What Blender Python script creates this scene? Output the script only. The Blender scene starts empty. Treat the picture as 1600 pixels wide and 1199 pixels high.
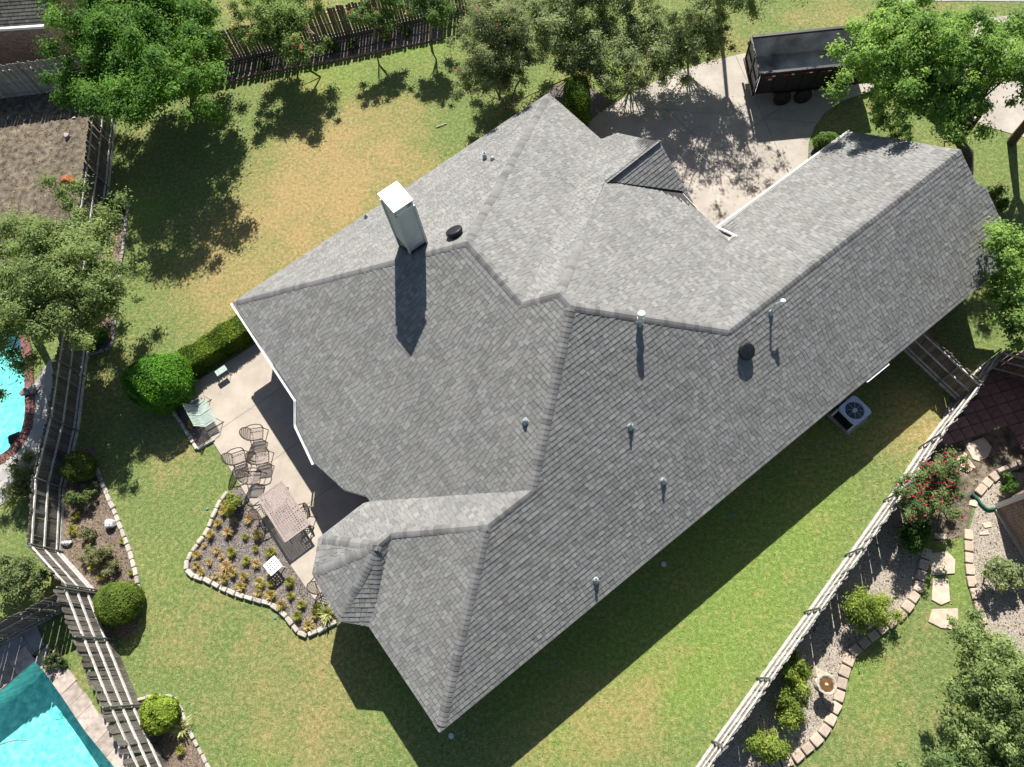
import bpy, bmesh, math, random
import numpy as np
from mathutils import Vector, Matrix
random.seed(7); rng = np.random.default_rng(7)
sc = bpy.context.scene
COL = sc.collection

# ---------------------------------------------------------------- camera, sky, sun, exposure
CAM_H = 26.0
FOC = 1120.63                      # focal length in pixels of a 1600 px wide picture
M = np.array([[0.9969123, -0.0291224, -0.0729225],
              [0.0, -0.9286812, 0.3708791],
              [-0.0785226, -0.3697339, -0.9258137]])
cam_d = bpy.data.cameras.new('camera'); cam = bpy.data.objects.new('camera', cam_d); COL.objects.link(cam)
cam_d.sensor_width = 36.0; cam_d.lens = FOC / 1600 * 36.0; cam_d.clip_end = 1500
R3 = Matrix(((M[0, 0], -M[0, 1], -M[0, 2]), (M[1, 0], -M[1, 1], -M[1, 2]), (M[2, 0], -M[2, 1], -M[2, 2])))
cam.matrix_world = Matrix.Translation((0, 0, CAM_H)) @ R3.to_4x4()
sc.camera = cam

SUN_EL = math.radians(45.5)
w = bpy.data.worlds.new('World'); sc.world = w; w.use_nodes = True
wn = w.node_tree.nodes; sky = wn.new('ShaderNodeTexSky'); sky.sky_type = 'NISHITA'; sky.sun_disc = False
sky.sun_elevation = SUN_EL; sky.sun_rotation = 0.0
w.node_tree.links.new(sky.outputs[0], wn['Background'].inputs[0]); wn['Background'].inputs[1].default_value = 0.054
sl = bpy.data.lights.new('sun', 'SUN'); sl.energy = 5.0; sl.angle = math.radians(0.53); sl.color = (1.0, 0.955, 0.88)
so = bpy.data.objects.new('sun', sl); COL.objects.link(so)
so.rotation_euler = Vector((0, -math.cos(SUN_EL), -math.sin(SUN_EL))).to_track_quat('-Z', 'Y').to_euler()
sc.view_settings.view_transform = 'Standard'; sc.view_settings.look = 'None'
sc.view_settings.exposure = 0.98; sc.view_settings.gamma = 1.0; sc.view_settings.use_curve_mapping = False

# ---------------------------------------------------------------- helpers
def G(px, py, z=0.0):
    """surveyed point: where the sight line of a photo pixel meets height z"""
    d = M @ np.array([px - 800.0, py - 599.5, FOC]); t = (z - CAM_H) / d[2]
    return Vector((d[0] * t, d[1] * t, z))
def onplane(px, py, pl):
    d = M @ np.array([px - 800.0, py - 599.5, FOC]); n = np.array(pl[0]); t = (pl[1] - n[2] * CAM_H) / (n @ d)
    return Vector((d[0] * t, d[1] * t, CAM_H + d[2] * t))
def scale_at(p):
    d = M.T @ (np.array(p) - np.array([0, 0, CAM_H])); return FOC / d[2]

def tag(o, label=None, cat=None, group=None, kind=None):
    if label: o['label'] = label
    if cat: o['category'] = cat
    if group: o['group'] = group
    if kind: o['kind'] = kind
    return o
def empty(name, loc, label, cat, group=None, rz=0.0):
    o = bpy.data.objects.new(name, None); COL.objects.link(o); o.location = loc; o.rotation_euler = (0, 0, rz)
    o.empty_display_size = 0.1
    return tag(o, label, cat, group)
def link(name, me, parent=None, mat=None):
    o = bpy.data.objects.new(name, me); COL.objects.link(o)
    if mat is not None and not me.materials: me.materials.append(mat)
    if parent is not None: o.parent = parent
    return o
def wlink(name, me, parent, mat=None):
    """child whose mesh is written in world coordinates"""
    o = link(name, me, parent, mat)
    o.matrix_parent_inverse = parent_world(parent).inverted()
    return o
def parent_world(p):
    m = Matrix.LocRotScale(p.location, p.rotation_euler, p.scale)
    if p.parent is not None: m = parent_world(p.parent) @ p.matrix_parent_inverse @ m
    return m
def copy_tree(o, parent=None):
    c = o.copy(); COL.objects.link(c)
    if parent is not None: c.parent = parent
    for ch in [x for x in bpy.data.objects if x.parent == o]: copy_tree(ch, c)
    return c

class MB:
    """collects shapes into one mesh"""
    def __init__(s): s.v = []; s.f = []; s.c = []; s.m = []
    def add(s, vs, fs, col=None, mi=0):
        k = len(s.v); s.v += [tuple(v) for v in vs]
        for f in fs: s.f.append([i + k for i in f]); s.c.append(col); s.m.append(mi)
        return s
    def box(s, c, size, M4=None, taper=1.0, mi=0):
        x, y, z = size[0] / 2, size[1] / 2, size[2] / 2; t = taper
        vs = [(-x, -y, -z), (x, -y, -z), (x, y, -z), (-x, y, -z), (-x * t, -y * t, z), (x * t, -y * t, z), (x * t, y * t, z), (-x * t, y * t, z)]
        vs = [Vector(v) for v in vs]
        if M4 is not None: vs = [M4 @ v for v in vs]
        return s.add([v + Vector(c) for v in vs], [(3, 2, 1, 0), (4, 5, 6, 7), (0, 1, 5, 4), (1, 2, 6, 5), (2, 3, 7, 6), (3, 0, 4, 7)], mi=mi)
    def beam(s, a, b, w, h, up=(0, 0, 1), mi=0):
        a = Vector(a); b = Vector(b); d = (b - a).normalized(); u = Vector(up)
        if abs(d.dot(u)) > .98: u = Vector((1, 0, 0))
        r = d.cross(u).normalized(); u = r.cross(d).normalized(); r = r * w / 2; u = u * h / 2
        vs = [a - r - u, a + r - u, a + r + u, a - r + u, b - r - u, b + r - u, b + r + u, b - r + u]
        return s.add(vs, [(0, 1, 2, 3), (7, 6, 5, 4), (0, 4, 5, 1), (1, 5, 6, 2), (2, 6, 7, 3), (3, 7, 4, 0)], mi=mi)
    def tube(s, pts, rad, n=6, cap=True, mi=0):
        pts = [Vector(p) for p in pts]; rr = rad if isinstance(rad, (list, tuple)) else [rad] * len(pts)
        vs = []; fs = []
        for i, p in enumerate(pts):
            d = (pts[min(i + 1, len(pts) - 1)] - pts[max(i - 1, 0)]).normalized()
            a = Vector((0, 0, 1)) if abs(d.z) < .9 else Vector((1, 0, 0))
            x = d.cross(a).normalized(); y = d.cross(x)
            for k in range(n):
                t = 2 * math.pi * k / n; vs.append(p + (x * math.cos(t) + y * math.sin(t)) * rr[i])
        for i in range(len(pts) - 1):
            for k in range(n): fs.append((i * n + k, i * n + (k + 1) % n, (i + 1) * n + (k + 1) % n, (i + 1) * n + k))
        if cap: fs.append(tuple(range(n))); fs.append(tuple((len(pts) - 1) * n + k for k in reversed(range(n))))
        return s.add(vs, fs, mi=mi)
    def lathe(s, prof, c=(0, 0, 0), n=20, mi=0, wob=0, lobes=0):
        vs = []; fs = []
        for r, z in prof:
            for k in range(n):
                t = 2 * math.pi * k / n; q = r * (1 + wob * math.cos(lobes * t)); vs.append((c[0] + q * math.cos(t), c[1] + q * math.sin(t), c[2] + z))
        for i in range(len(prof) - 1):
            for k in range(n): fs.append((i * n + k, i * n + (k + 1) % n, (i + 1) * n + (k + 1) % n, (i + 1) * n + k))
        fs.append(tuple((len(prof) - 1) * n + k for k in range(n))); fs.append(tuple(reversed(range(n))))
        return s.add(vs, fs, mi=mi)
    def mesh(s, name, mats=None, smooth=False):
        me = bpy.data.meshes.new(name); me.from_pydata(s.v, [], s.f)
        if any(c is not None for c in s.c):
            at = me.attributes.new('col', 'FLOAT_COLOR', 'FACE')
            at.data.foreach_set('color', np.array([(c if c is not None else (.5, .5, .5)) + (1.0,) for c in s.c], np.float32).ravel())
        for m in (mats or []): me.materials.append(m)
        if any(s.m): me.polygons.foreach_set('material_index', s.m)
        if smooth: me.polygons.foreach_set('use_smooth', [True] * len(me.polygons))
        return me
    def obj(s, name, mat, parent=None, smooth=False, world=False):
        me = s.mesh(name, mat if isinstance(mat, list) else [mat], smooth)
        return wlink(name, me, parent) if (world and parent is not None) else link(name, me, parent)

# ---------------------------------------------------------------- materials
def nmat(name):
    m = bpy.data.materials.new(name); m.use_nodes = True; nt = m.node_tree
    return m, nt, nt.nodes, nt.links, nt.nodes['Principled BSDF']
def mat(name, col, rough=.8, var=.25, scale=6.0, bump=.0, bscale=60.0, metal=0.0, col2=None, spec=.3, coords='Object', stretch=None, det=6.0, rnd=0.0, stain=0.0, stscale=.8):
    m, nt, N, L, P = nmat(name)
    tc = N.new('ShaderNodeTexCoord'); src = tc.outputs[coords]
    if stretch:
        mp = N.new('ShaderNodeMapping'); mp.inputs['Scale'].default_value = stretch; L.new(src, mp.inputs[0]); src = mp.outputs[0]
    no = N.new('ShaderNodeTexNoise'); no.inputs['Scale'].default_value = scale; no.inputs['Detail'].default_value = det; L.new(src, no.inputs['Vector'])
    rp = N.new('ShaderNodeValToRGB'); rp.color_ramp.elements[0].position = .3; rp.color_ramp.elements[1].position = .7
    a = [max(0, c * (1 - var)) for c in col]; b = list(col2) if col2 else [min(1, c * (1 + var)) for c in col]
    rp.color_ramp.elements[0].color = (*a, 1); rp.color_ramp.elements[1].color = (*b, 1); L.new(no.outputs[0], rp.inputs[0])
    out = rp.outputs[0]
    if rnd:
        oi = N.new('ShaderNodeObjectInfo'); mr = N.new('ShaderNodeMapRange'); mr.inputs[3].default_value = 1 - rnd; mr.inputs[4].default_value = 1 + rnd
        L.new(oi.outputs['Random'], mr.inputs[0]); mx = N.new('ShaderNodeVectorMath'); mx.operation = 'SCALE'
        L.new(out, mx.inputs[0]); L.new(mr.outputs[0], mx.inputs['Scale']); out = mx.outputs[0]
    if stain:
        ge = N.new('ShaderNodeNewGeometry'); acc = None
        for s_, lo, hi, am in ((stscale, .42, .68, stain), (stscale * 6, .52, .74, stain * .7), (stscale * .35, .45, .6, stain * .5)):
            ns = N.new('ShaderNodeTexNoise'); ns.inputs['Scale'].default_value = s_; ns.inputs['Detail'].default_value = 8; ns.inputs['Roughness'].default_value = .7; L.new(ge.outputs['Position'], ns.inputs['Vector'])
            mr = N.new('ShaderNodeMapRange'); mr.inputs[1].default_value = lo; mr.inputs[2].default_value = hi; mr.inputs[3].default_value = 1.0; mr.inputs[4].default_value = 1 - am; L.new(ns.outputs[0], mr.inputs[0])
            mx = N.new('ShaderNodeVectorMath'); mx.operation = 'SCALE'; L.new(out, mx.inputs[0]); L.new(mr.outputs[0], mx.inputs['Scale']); out = mx.outputs[0]
    L.new(out, P.inputs['Base Color']); P.inputs['Roughness'].default_value = rough; P.inputs['Metallic'].default_value = metal
    P.inputs['Specular IOR Level'].default_value = spec
    if bump:
        n2 = N.new('ShaderNodeTexNoise'); n2.inputs['Scale'].default_value = bscale; n2.inputs['Detail'].default_value = 4; L.new(src, n2.inputs['Vector'])
        bp = N.new('ShaderNodeBump'); bp.inputs['Strength'].default_value = bump; bp.inputs['Distance'].default_value = .02
        L.new(n2.outputs[0], bp.inputs['Height']); L.new(bp.outputs[0], P.inputs['Normal'])
    return m
def leafmat(name, trans=.42, rough=.62):
    m, nt, N, L, P = nmat(name)
    at = N.new('ShaderNodeAttribute'); at.attribute_name = 'col'
    L.new(at.outputs['Color'], P.inputs['Base Color']); P.inputs['Roughness'].default_value = rough; P.inputs['Specular IOR Level'].default_value = .2
    tr = N.new('ShaderNodeBsdfTranslucent'); hs = N.new('ShaderNodeVectorMath'); hs.operation = 'MULTIPLY'; hs.inputs[1].default_value = (1.5, 1.6, .7)
    L.new(at.outputs['Color'], hs.inputs[0]); L.new(hs.outputs[0], tr.inputs['Color'])
    mx = N.new('ShaderNodeMixShader'); mx.inputs[0].default_value = trans; L.new(P.outputs[0], mx.inputs[1]); L.new(tr.outputs[0], mx.inputs[2])
    L.new(mx.outputs[0], N['Material Output'].inputs[0])
    return m
def colmat(name, rough=.9, grain=300.0, gvar=.35, bump=.25, spec=.2):
    """face colour attribute 'col' with fine mineral grain"""
    m, nt, N, L, P = nmat(name)
    at = N.new('ShaderNodeAttribute'); at.attribute_name = 'col'
    tc = N.new('ShaderNodeTexCoord'); no = N.new('ShaderNodeTexNoise'); no.inputs['Scale'].default_value = grain; no.inputs['Detail'].default_value = 3
    ge = N.new('ShaderNodeNewGeometry'); L.new(ge.outputs['Position'], no.inputs['Vector'])
    big = N.new('ShaderNodeTexNoise'); big.inputs['Scale'].default_value = .7; big.inputs['Detail'].default_value = 4; L.new(ge.outputs['Position'], big.inputs['Vector'])
    ad = N.new('ShaderNodeMath'); ad.operation = 'ADD'; L.new(no.outputs[0], ad.inputs[0]); L.new(big.outputs[0], ad.inputs[1])
    mr = N.new('ShaderNodeMapRange'); mr.inputs[1].default_value = .6; mr.inputs[2].default_value = 1.4; mr.inputs[3].default_value = 1 - gvar; mr.inputs[4].default_value = 1 + gvar
    L.new(ad.outputs[0], mr.inputs[0]); sc_ = N.new('ShaderNodeVectorMath'); sc_.operation = 'SCALE'
    L.new(at.outputs['Color'], sc_.inputs[0]); L.new(mr.outputs[0], sc_.inputs['Scale']); L.new(sc_.outputs[0], P.inputs['Base Color'])
    P.inputs['Roughness'].default_value = rough; P.inputs['Specular IOR Level'].default_value = spec
    bp = N.new('ShaderNodeBump'); bp.inputs['Strength'].default_value = bump; bp.inputs['Distance'].default_value = .01
    L.new(no.outputs[0], bp.inputs['Height']); L.new(bp.outputs[0], P.inputs['Normal'])
    return m
def brickmat(name, c1, c2, mortar, bw=.2, bh=.075):
    m, nt, N, L, P = nmat(name)
    uv = N.new('ShaderNodeUVMap'); br = N.new('ShaderNodeTexBrick'); br.inputs['Color1'].default_value = (*c1, 1); br.inputs['Color2'].default_value = (*c2, 1)
    br.inputs['Mortar'].default_value = (*mortar, 1); br.inputs['Scale'].default_value = 1.0; br.inputs['Mortar Size'].default_value = .006
    br.inputs['Brick Width'].default_value = bw; br.inputs['Row Height'].default_value = bh; L.new(uv.outputs[0], br.inputs[0])
    L.new(br.outputs[0], P.inputs['Base Color']); P.inputs['Roughness'].default_value = .9
    bp = N.new('ShaderNodeBump'); bp.inputs['Strength'].default_value = .6; bp.inputs['Distance'].default_value = .01; bp.invert = True
    L.new(br.outputs['Fac'], bp.inputs['Height']); L.new(bp.outputs[0], P.inputs['Normal'])
    return m
MT = {}
MT['shingle'] = colmat('asphalt_shingle', .92, 260, .13, .35)
MT['deck'] = mat('roof_felt', (.05, .05, .05), .95)
MT['white'] = mat('white_paint', (.72, .72, .70), .45, .05, 3, .05, 30)
MT['whitemetal'] = mat('white_metal', (.78, .78, .77), .35, .05, 3)
MT['chimney'] = mat('chimney_siding', (.47, .49, .48), .7, .07, 2.5, .08, 40)
MT['galv'] = mat('galvanised_metal', (.55, .58, .60), .4, .12, 8, metal=.5)
MT['lead'] = mat('lead_flashing', (.42, .46, .48), .45, .15, 9, metal=.2)
MT['blackmetal'] = mat('black_metal', (.012, .014, .018), .45, .3, 6, .05, 40)
MT['brick'] = brickmat('red_brick', (.20, .085, .06), (.27, .13, .095), (.38, .34, .30))
MT['brick2'] = brickmat('mixed_brick', (.15, .08, .065), (.30, .19, .15), (.45, .41, .36))
MT['soffit'] = mat('soffit_paint', (.6, .58, .54), .7, .05)
MT['conc'] = mat('concrete', (.40, .352, .295), .85, .10, 1.4, .25, 90, rnd=.035, stain=.16)
MT['conc2'] = mat('driveway_concrete', (.40, .362, .315), .85, .09, 1.1, .25, 90, rnd=.03, stain=.18, stscale=.6)
MT['greyconc'] = mat('grey_concrete', (.33, .32, .30), .85, .18, 2.0, .2, 80, rnd=.05)
MT['mulch'] = mat('dark_mulch', (.075, .064, .06), .95, .7, 22, .9, 40, col2=(.27, .235, .215), det=8)
MT['redmulch'] = mat('brown_mulch', (.115, .082, .06), .95, .6, 20, .9, 40, col2=(.31, .24, .185), det=10, stain=.25, stscale=1.2)
MT['gravel'] = mat('pea_gravel', (.21, .18, .148), .9, .55, 30, .9, 45, col2=(.50, .44, .37))
MT['soil'] = mat('bare_soil', (.10, .08, .06), .95, .5, 3.5, .8, 18, col2=(.26, .215, .16), det=12, stain=.4, stscale=.5)
MT['limestone'] = mat('limestone', (.47, .43, .37), .85, .18, 14, .5, 40, rnd=.20, stain=.22, stscale=2.5)
MT['greystone'] = mat('grey_edging', (.30, .28, .27), .85, .2, 9, .4, 40, rnd=.15)
MT['pinkblock'] = mat('pink_concrete_block', (.44, .355, .285), .85, .16, 14, .5, 40, rnd=.16, stain=.2, stscale=2.5)
MT['flag'] = mat('flagstone', (.50, .41, .32), .85, .2, 4, .4, 30, rnd=.14)
MT['redpaver'] = mat('red_paver', (.31, .19, .165), .88, .2, 6, .3, 40, rnd=.16)
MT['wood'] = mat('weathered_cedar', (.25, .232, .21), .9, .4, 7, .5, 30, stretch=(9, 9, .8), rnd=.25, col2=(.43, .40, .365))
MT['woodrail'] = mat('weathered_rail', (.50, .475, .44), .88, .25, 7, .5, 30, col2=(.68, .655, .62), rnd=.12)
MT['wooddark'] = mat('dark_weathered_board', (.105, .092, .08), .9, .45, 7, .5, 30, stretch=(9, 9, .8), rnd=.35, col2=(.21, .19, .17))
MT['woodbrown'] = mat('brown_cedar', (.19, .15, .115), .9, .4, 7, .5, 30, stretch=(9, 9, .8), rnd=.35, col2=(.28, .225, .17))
MT['post'] = mat('steel_post', (.22, .235, .24), .5, .2, 8, metal=.4)
MT['bark'] = mat('bark', (.085, .065, .05), .95, .5, 9, .9, 25, stretch=(3, 3, .6))
MT['palebark'] = mat('smooth_bark', (.26, .20, .155), .9, .35, 6, .4, 25, stretch=(3, 3, .6))
MT['leaf'] = leafmat('leaf')
MT['needle'] = leafmat('needle_leaf', .18, .6)
MT['blade'] = leafmat('grass_blade', .3, .6)
MT['core'] = mat('dark_core', (.018, .026, .010), .95, .4)  # solid dark fill inside shrubs; inner shade put into its colour
MT['bronze'] = mat('bronze_cast_metal', (.30, .245, .225), .5, .2, 14, metal=.15)
MT['shadebronze'] = mat('shaded_bronze_tube', (.10, .075, .065), .45, .25, 14, metal=.3)  # darker copy of the bronze; shade on the chair frames put into it
MT['greensling'] = mat('green_sling', (.34, .42, .38), .7, .15, 12)
MT['plum'] = mat('dark_tyre', (.018, .018, .019), .8, .3, 9)
MT['rim'] = mat('dark_rim', (.035, .035, .037), .4, .2, 9, metal=.5)
MT['bedmetal'] = mat('worn_dump_bed', (.20, .205, .215), .4, .45, 1.2, .2, 14, metal=.15, col2=(.42, .43, .44), det=9)
MT['red'] = mat('red_reflector', (.35, .02, .015), .35, .1)
MT['brownmetal'] = mat('brown_trim', (.20, .085, .05), .6, .1)
MT['acblue'] = mat('condenser_sky_tint', (.58, .66, .76), .45, .06)  # blue of the sky light on the unit put into its colour
MT['teal'] = mat('sprinkler_plastic', (.10, .24, .27), .5, .1)
MT['greenpipe'] = mat('green_corrugated_pipe', (.015, .10, .065), .5, .15)
MT['rock'] = mat('speckled_rock', (.13, .16, .20), .8, .8, 22, .6, 20, col2=(.80, .82, .82), det=2)
# ---------------------------------------------------------------- the ground
def inside(poly, x, y):
    r = np.zeros(np.shape(x), bool); n = len(poly)
    for i in range(n):
        x1, y1 = poly[i][0], poly[i][1]; x2, y2 = poly[(i + 1) % n][0], poly[(i + 1) % n][1]
        c = ((y1 > y) != (y2 > y)) & (x < (x2 - x1) * (y - y1) / (y2 - y1 + 1e-12) + x1); r ^= c
    return r
def PX(lst, z=0.0): return [G(a, b, z) for a, b in lst]
def curve(pts, n=6, closed=False):
    """Catmull-Rom through points"""
    out = []; k = len(pts)
    for i in range(k if closed else k - 1):
        p0, p1, p2, p3 = [pts[j % k] if closed else pts[min(max(j, 0), k - 1)] for j in (i - 1, i, i + 1, i + 2)]
        for s in range(n):
            t = s / n; out.append(.5 * ((2 * p1) + (p2 - p0) * t + (2 * p0 - 5 * p1 + 4 * p2 - p3) * t * t + (3 * p1 - p0 - 3 * p2 + p3) * t ** 3))
    if not closed: out.append(pts[-1])
    return out
POOL_A = PX([(-160, 470), (-60, 455), (20, 500), (38, 560), (41, 610), (41, 650), (34, 678), (18, 700), (0, 713), (-60, 735), (-160, 740)])
POOL_A = curve(POOL_A, 4, True)
POOL_B = PX([(-180, 1215), (0, 1078), (55, 1030), (70, 1046), (98, 1085), (135, 1140), (186, 1203), (230, 1260), (120, 1420), (-250, 1420)])
cx = np.unique(np.concatenate([-np.geomspace(28, 260, 22), np.arange(-28, 24.01, .22), np.geomspace(24, 260, 22)]))
cy = np.unique(np.concatenate([-np.geomspace(7, 240, 20), np.arange(-7, 36.01, .22), np.geomspace(36, 280, 22)]))
gx, gy = np.meshgrid(cx, cy); nx, ny = len(cx), len(cy)
dry = np.zeros_like(gx); lush = np.zeros_like(gx)
def blob(arr, px, py, r, amt, ry=None):
    c = G(px, py); r = r / 40.0; q = (ry or r * 40) / 40.0
    arr += amt * np.exp(-(((gx - c.x) / r) ** 2 + ((gy - c.y) / q) ** 2))
for b in [(470, 385, 60, .7), (560, 330, 60, .7), (650, 255, 50, .6), (400, 440, 45, .6), (520, 240, 110, 1.15), (600, 180, 70, .7), (440, 320, 100, 1.2), (340, 400, 75, 1.0), (350, 480, 60, .9), (620, 250, 60, .45), (290, 450, 40, .4), (560, 300, 60, .5),
          (420, 1080, 70, .55), (480, 960, 50, .5), (530, 1040, 60, .4), (290, 980, 50, .55), (270, 720, 50, .35), (350, 830, 30, .4), (330, 680, 30, .4), (500, 1150, 70, .5), (210, 1180, 40, .3),
          (250, 660, 30, .3), (340, 560, 30, .3), (960, 1140, 60, .7), (860, 1180, 70, .6), (1000, 1090, 35, .45), (1060, 1010, 35, .4), (1400, 690, 40, .6), (1440, 640, 50, .7), (1320, 720, 40, .25), (1250, 730, 40, .3),
          (1300, 185, 40, .6), (1280, 30, 70, .6), (1140, 70, 50, .6), (1340, 40, 50, .5), (1480, 20, 80, .4), (430, -20, 150, .7), (1340, 1130, 60, .35), (1420, 1020, 30, .3), (150, 620, 60, .45), (180, 560, 40, .5), (215, 200, 30, .5), (60, 720, 60, .3),
          (1480, 700, 60, .6), (1470, 560, 60, .4), (900, 110, 60, .4), (1000, 120, 30, .2)]:
    blob(dry, *b)
for b in [(1000, 960, 110, .7), (1130, 860, 90, .7), (860, 1060, 90, .7), (620, 1070, 60, .6), (230, 330, 40, .9), (540, 120, 60, .5), (480, 130, 60, .5), (1240, 800, 80, .7), (1150, 950, 90, .6), (1080, 1060, 60, .5), (1300, 640, 50, .7), (420, 1180, 40, .4), (1200, 700, 120, .5), (900, 1080, 120, .5),
          (950, 110, 60, .7), (1060, 85, 40, .6), (1500, 890, 60, .6), (1330, 1030, 50, .6), (1380, 1130, 40, .4), (650, 70, 80, .5), (250, 900, 60, .3), (200, 300, 40, .6)]:
    blob(lush, *b)
keep = ~(inside(POOL_A, gx, gy) | inside(POOL_B, gx, gy))
faces = []
for j in range(ny - 1):
    for i in range(nx - 1):
        if keep[j, i] and keep[j, i + 1] and keep[j + 1, i] and keep[j + 1, i + 1]: faces.append((j * nx + i, j * nx + i + 1, (j + 1) * nx + i + 1, (j + 1) * nx + i))
me = bpy.data.meshes.new('lawn'); me.from_pydata(np.stack([gx.ravel(), gy.ravel(), np.zeros(gx.size)], 1).tolist(), [], faces)
for nm, arr in (('dry', dry), ('lush', lush)):
    at = me.attributes.new(nm, 'FLOAT', 'POINT'); at.data.foreach_set('value', arr.ravel().astype(np.float32))
def lawnmat():
    m, nt, N, L, P = nmat('lawn_grass')
    ge = N.new('ShaderNodeNewGeometry')
    def noise(s, d=5, r=.6):
        n = N.new('ShaderNodeTexNoise'); n.inputs['Scale'].default_value = s; n.inputs['Detail'].default_value = d; n.inputs['Roughness'].default_value = r; L.new(ge.outputs['Position'], n.inputs['Vector']); return n.outputs[0]
    def math_(op, a, b):
        n = N.new('ShaderNodeMath'); n.operation = op
        for i, v in enumerate((a, b)):
            if isinstance(v, (int, float)): n.inputs[i].default_value = v
            else: L.new(v, n.inputs[i])
        return n.outputs[0]
    def ramp(src, stops):
        r = N.new('ShaderNodeValToRGB'); e = r.color_ramp.elements
        while len(e) < len(stops): e.new(.5)
        for k, (p_, c) in enumerate(stops): e[k].position = p_; e[k].color = (*c, 1)
        L.new(src, r.inputs[0]); return r.outputs[0]
    def mix(f, a, b):
        n = N.new('ShaderNodeMix'); n.data_type = 'RGBA'; L.new(f, n.inputs[0]); L.new(a, n.inputs[6]); L.new(b, n.inputs[7]); return n.outputs[2]
    n1, n2, n3, n4 = noise(.55, 6), noise(2.6, 8, .75), noise(7, 6, .8), noise(24, 3, .8)
    blades = math_('ADD', math_('MULTIPLY', n3, .55), math_('MULTIPLY', n4, .45))
    green = ramp(blades, [(.32, (.032, .068, .018)), (.50, (.130, .178, .054)), (.68, (.36, .39, .16))])
    lushc = ramp(blades, [(.32, (.032, .080, .014)), (.50, (.148, .222, .048)), (.68, (.37, .43, .135))])
    tan = ramp(blades, [(.30, (.125, .086, .034)), (.50, (.310, .228, .098)), (.70, (.54, .44, .24))])
    ad = N.new('ShaderNodeAttribute'); ad.attribute_name = 'dry'; al = N.new('ShaderNodeAttribute'); al.attribute_name = 'lush'
    f = math_('ADD', math_('MULTIPLY', ad.outputs['Fac'], .8), math_('MULTIPLY', math_('SUBTRACT', math_('ADD', math_('MULTIPLY', n1, .7), math_('ADD', math_('MULTIPLY', n2, .8), math_('MULTIPLY', n3, .6))), 1.10), 2.7))
    r1 = N.new('ShaderNodeMapRange'); r1.inputs[1].default_value = -.12; r1.inputs[2].default_value = 1.15; L.new(f, r1.inputs[0])
    l_ = math_('ADD', al.outputs['Fac'], math_('MULTIPLY', math_('SUBTRACT', n2, .5), 1.2)); r2 = N.new('ShaderNodeMapRange'); r2.inputs[1].default_value = .1; r2.inputs[2].default_value = .8; L.new(l_, r2.inputs[0])
    c = mix(r1.outputs[0], mix(r2.outputs[0], green, lushc), tan)
    L.new(c, P.inputs['Base Color']); P.inputs['Roughness'].default_value = .95; P.inputs['Specular IOR Level'].default_value = .15
    bp = N.new('ShaderNodeBump'); bp.inputs['Strength'].default_value = 1.0; bp.inputs['Distance'].default_value = .06
    L.new(blades, bp.inputs['Height']); L.new(bp.outputs[0], P.inputs['Normal'])
    return m
MT['lawn'] = lawnmat()
tag(link('lawn', me, None, MT['lawn']), kind='structure')

def sheet(name, pts, z, m, kind='structure', drop=.04):
    bm = bmesh.new(); vs = [bm.verts.new((p[0], p[1], z)) for p in pts]; f = bm.faces.new(vs)
    if f.normal.z < 0: f.normal_flip()
    bm.normal_update()
    if f.normal.z < 0: f.normal_flip()
    if drop:
        r = bmesh.ops.extrude_face_region(bm, geom=[f]); top = [v for v in r['geom'] if isinstance(v, bmesh.types.BMVert)]
        for v in vs: v.co.z = z - drop
    bmesh.ops.triangulate(bm, faces=[f for f in bm.faces if len(f.verts) > 4]); bmesh.ops.recalc_face_normals(bm, faces=bm.faces[:])
    me = bpy.data.meshes.new(name); bm.to_mesh(me); bm.free()
    o = link(name, me, None, m); tag(o, kind=kind); return o
def clip(poly, n, c):
    """half plane n.x <= c"""
    out = []; k = len(poly)
    for i in range(k):
        a, b = poly[i], poly[(i + 1) % k]; da = n[0] * a[0] + n[1] * a[1] - c; db = n[0] * b[0] + n[1] * b[1] - c
        if da <= 0: out.append(a)
        if (da < 0 < db) or (db < 0 < da):
            t = da / (da - db); out.append(Vector((a[0] + (b[0] - a[0]) * t, a[1] + (b[1] - a[1]) * t, 0)))
    return out
def slabs(name, piece, pts, lines, z, m, gap=.014, th=.12):
    """a paved area cut into slabs along joint lines; each slab is a child of the sunken base"""
    base = sheet(name, pts, z - .035, MT['greyconc'], drop=.05)
    polys = [[Vector((p[0], p[1], 0)) for p in pts]]
    for (a, b) in lines:
        a = Vector(a); b = Vector(b); d = (b - a); d.z = 0; d.normalize(); n = Vector((-d.y, d.x, 0)); c = n.dot(a); nxt = []
        for q in polys:
            for s in (1, -1):
                r = clip(q, n * s, c * s - gap / 2)
                if len(r) > 2: nxt.append(r)
        polys = nxt
    for q in polys:
        bm = bmesh.new(); vs = [bm.verts.new((p.x, p.y, z)) for p in q]
        f = bm.faces.new(vs); bm.normal_update()
        if f.normal.z < 0: f.normal_flip()
        r = bmesh.ops.extrude_face_region(bm, geom=[f])
        for v in vs: v.co.z = z - .034
        bmesh.ops.triangulate(bm, faces=[f for f in bm.faces if len(f.verts) > 4]); bmesh.ops.recalc_face_normals(bm, faces=bm.faces[:])
        me = bpy.data.meshes.new(piece); bm.to_mesh(me); bm.free(); link(piece, me, base, m)
    return base

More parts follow.
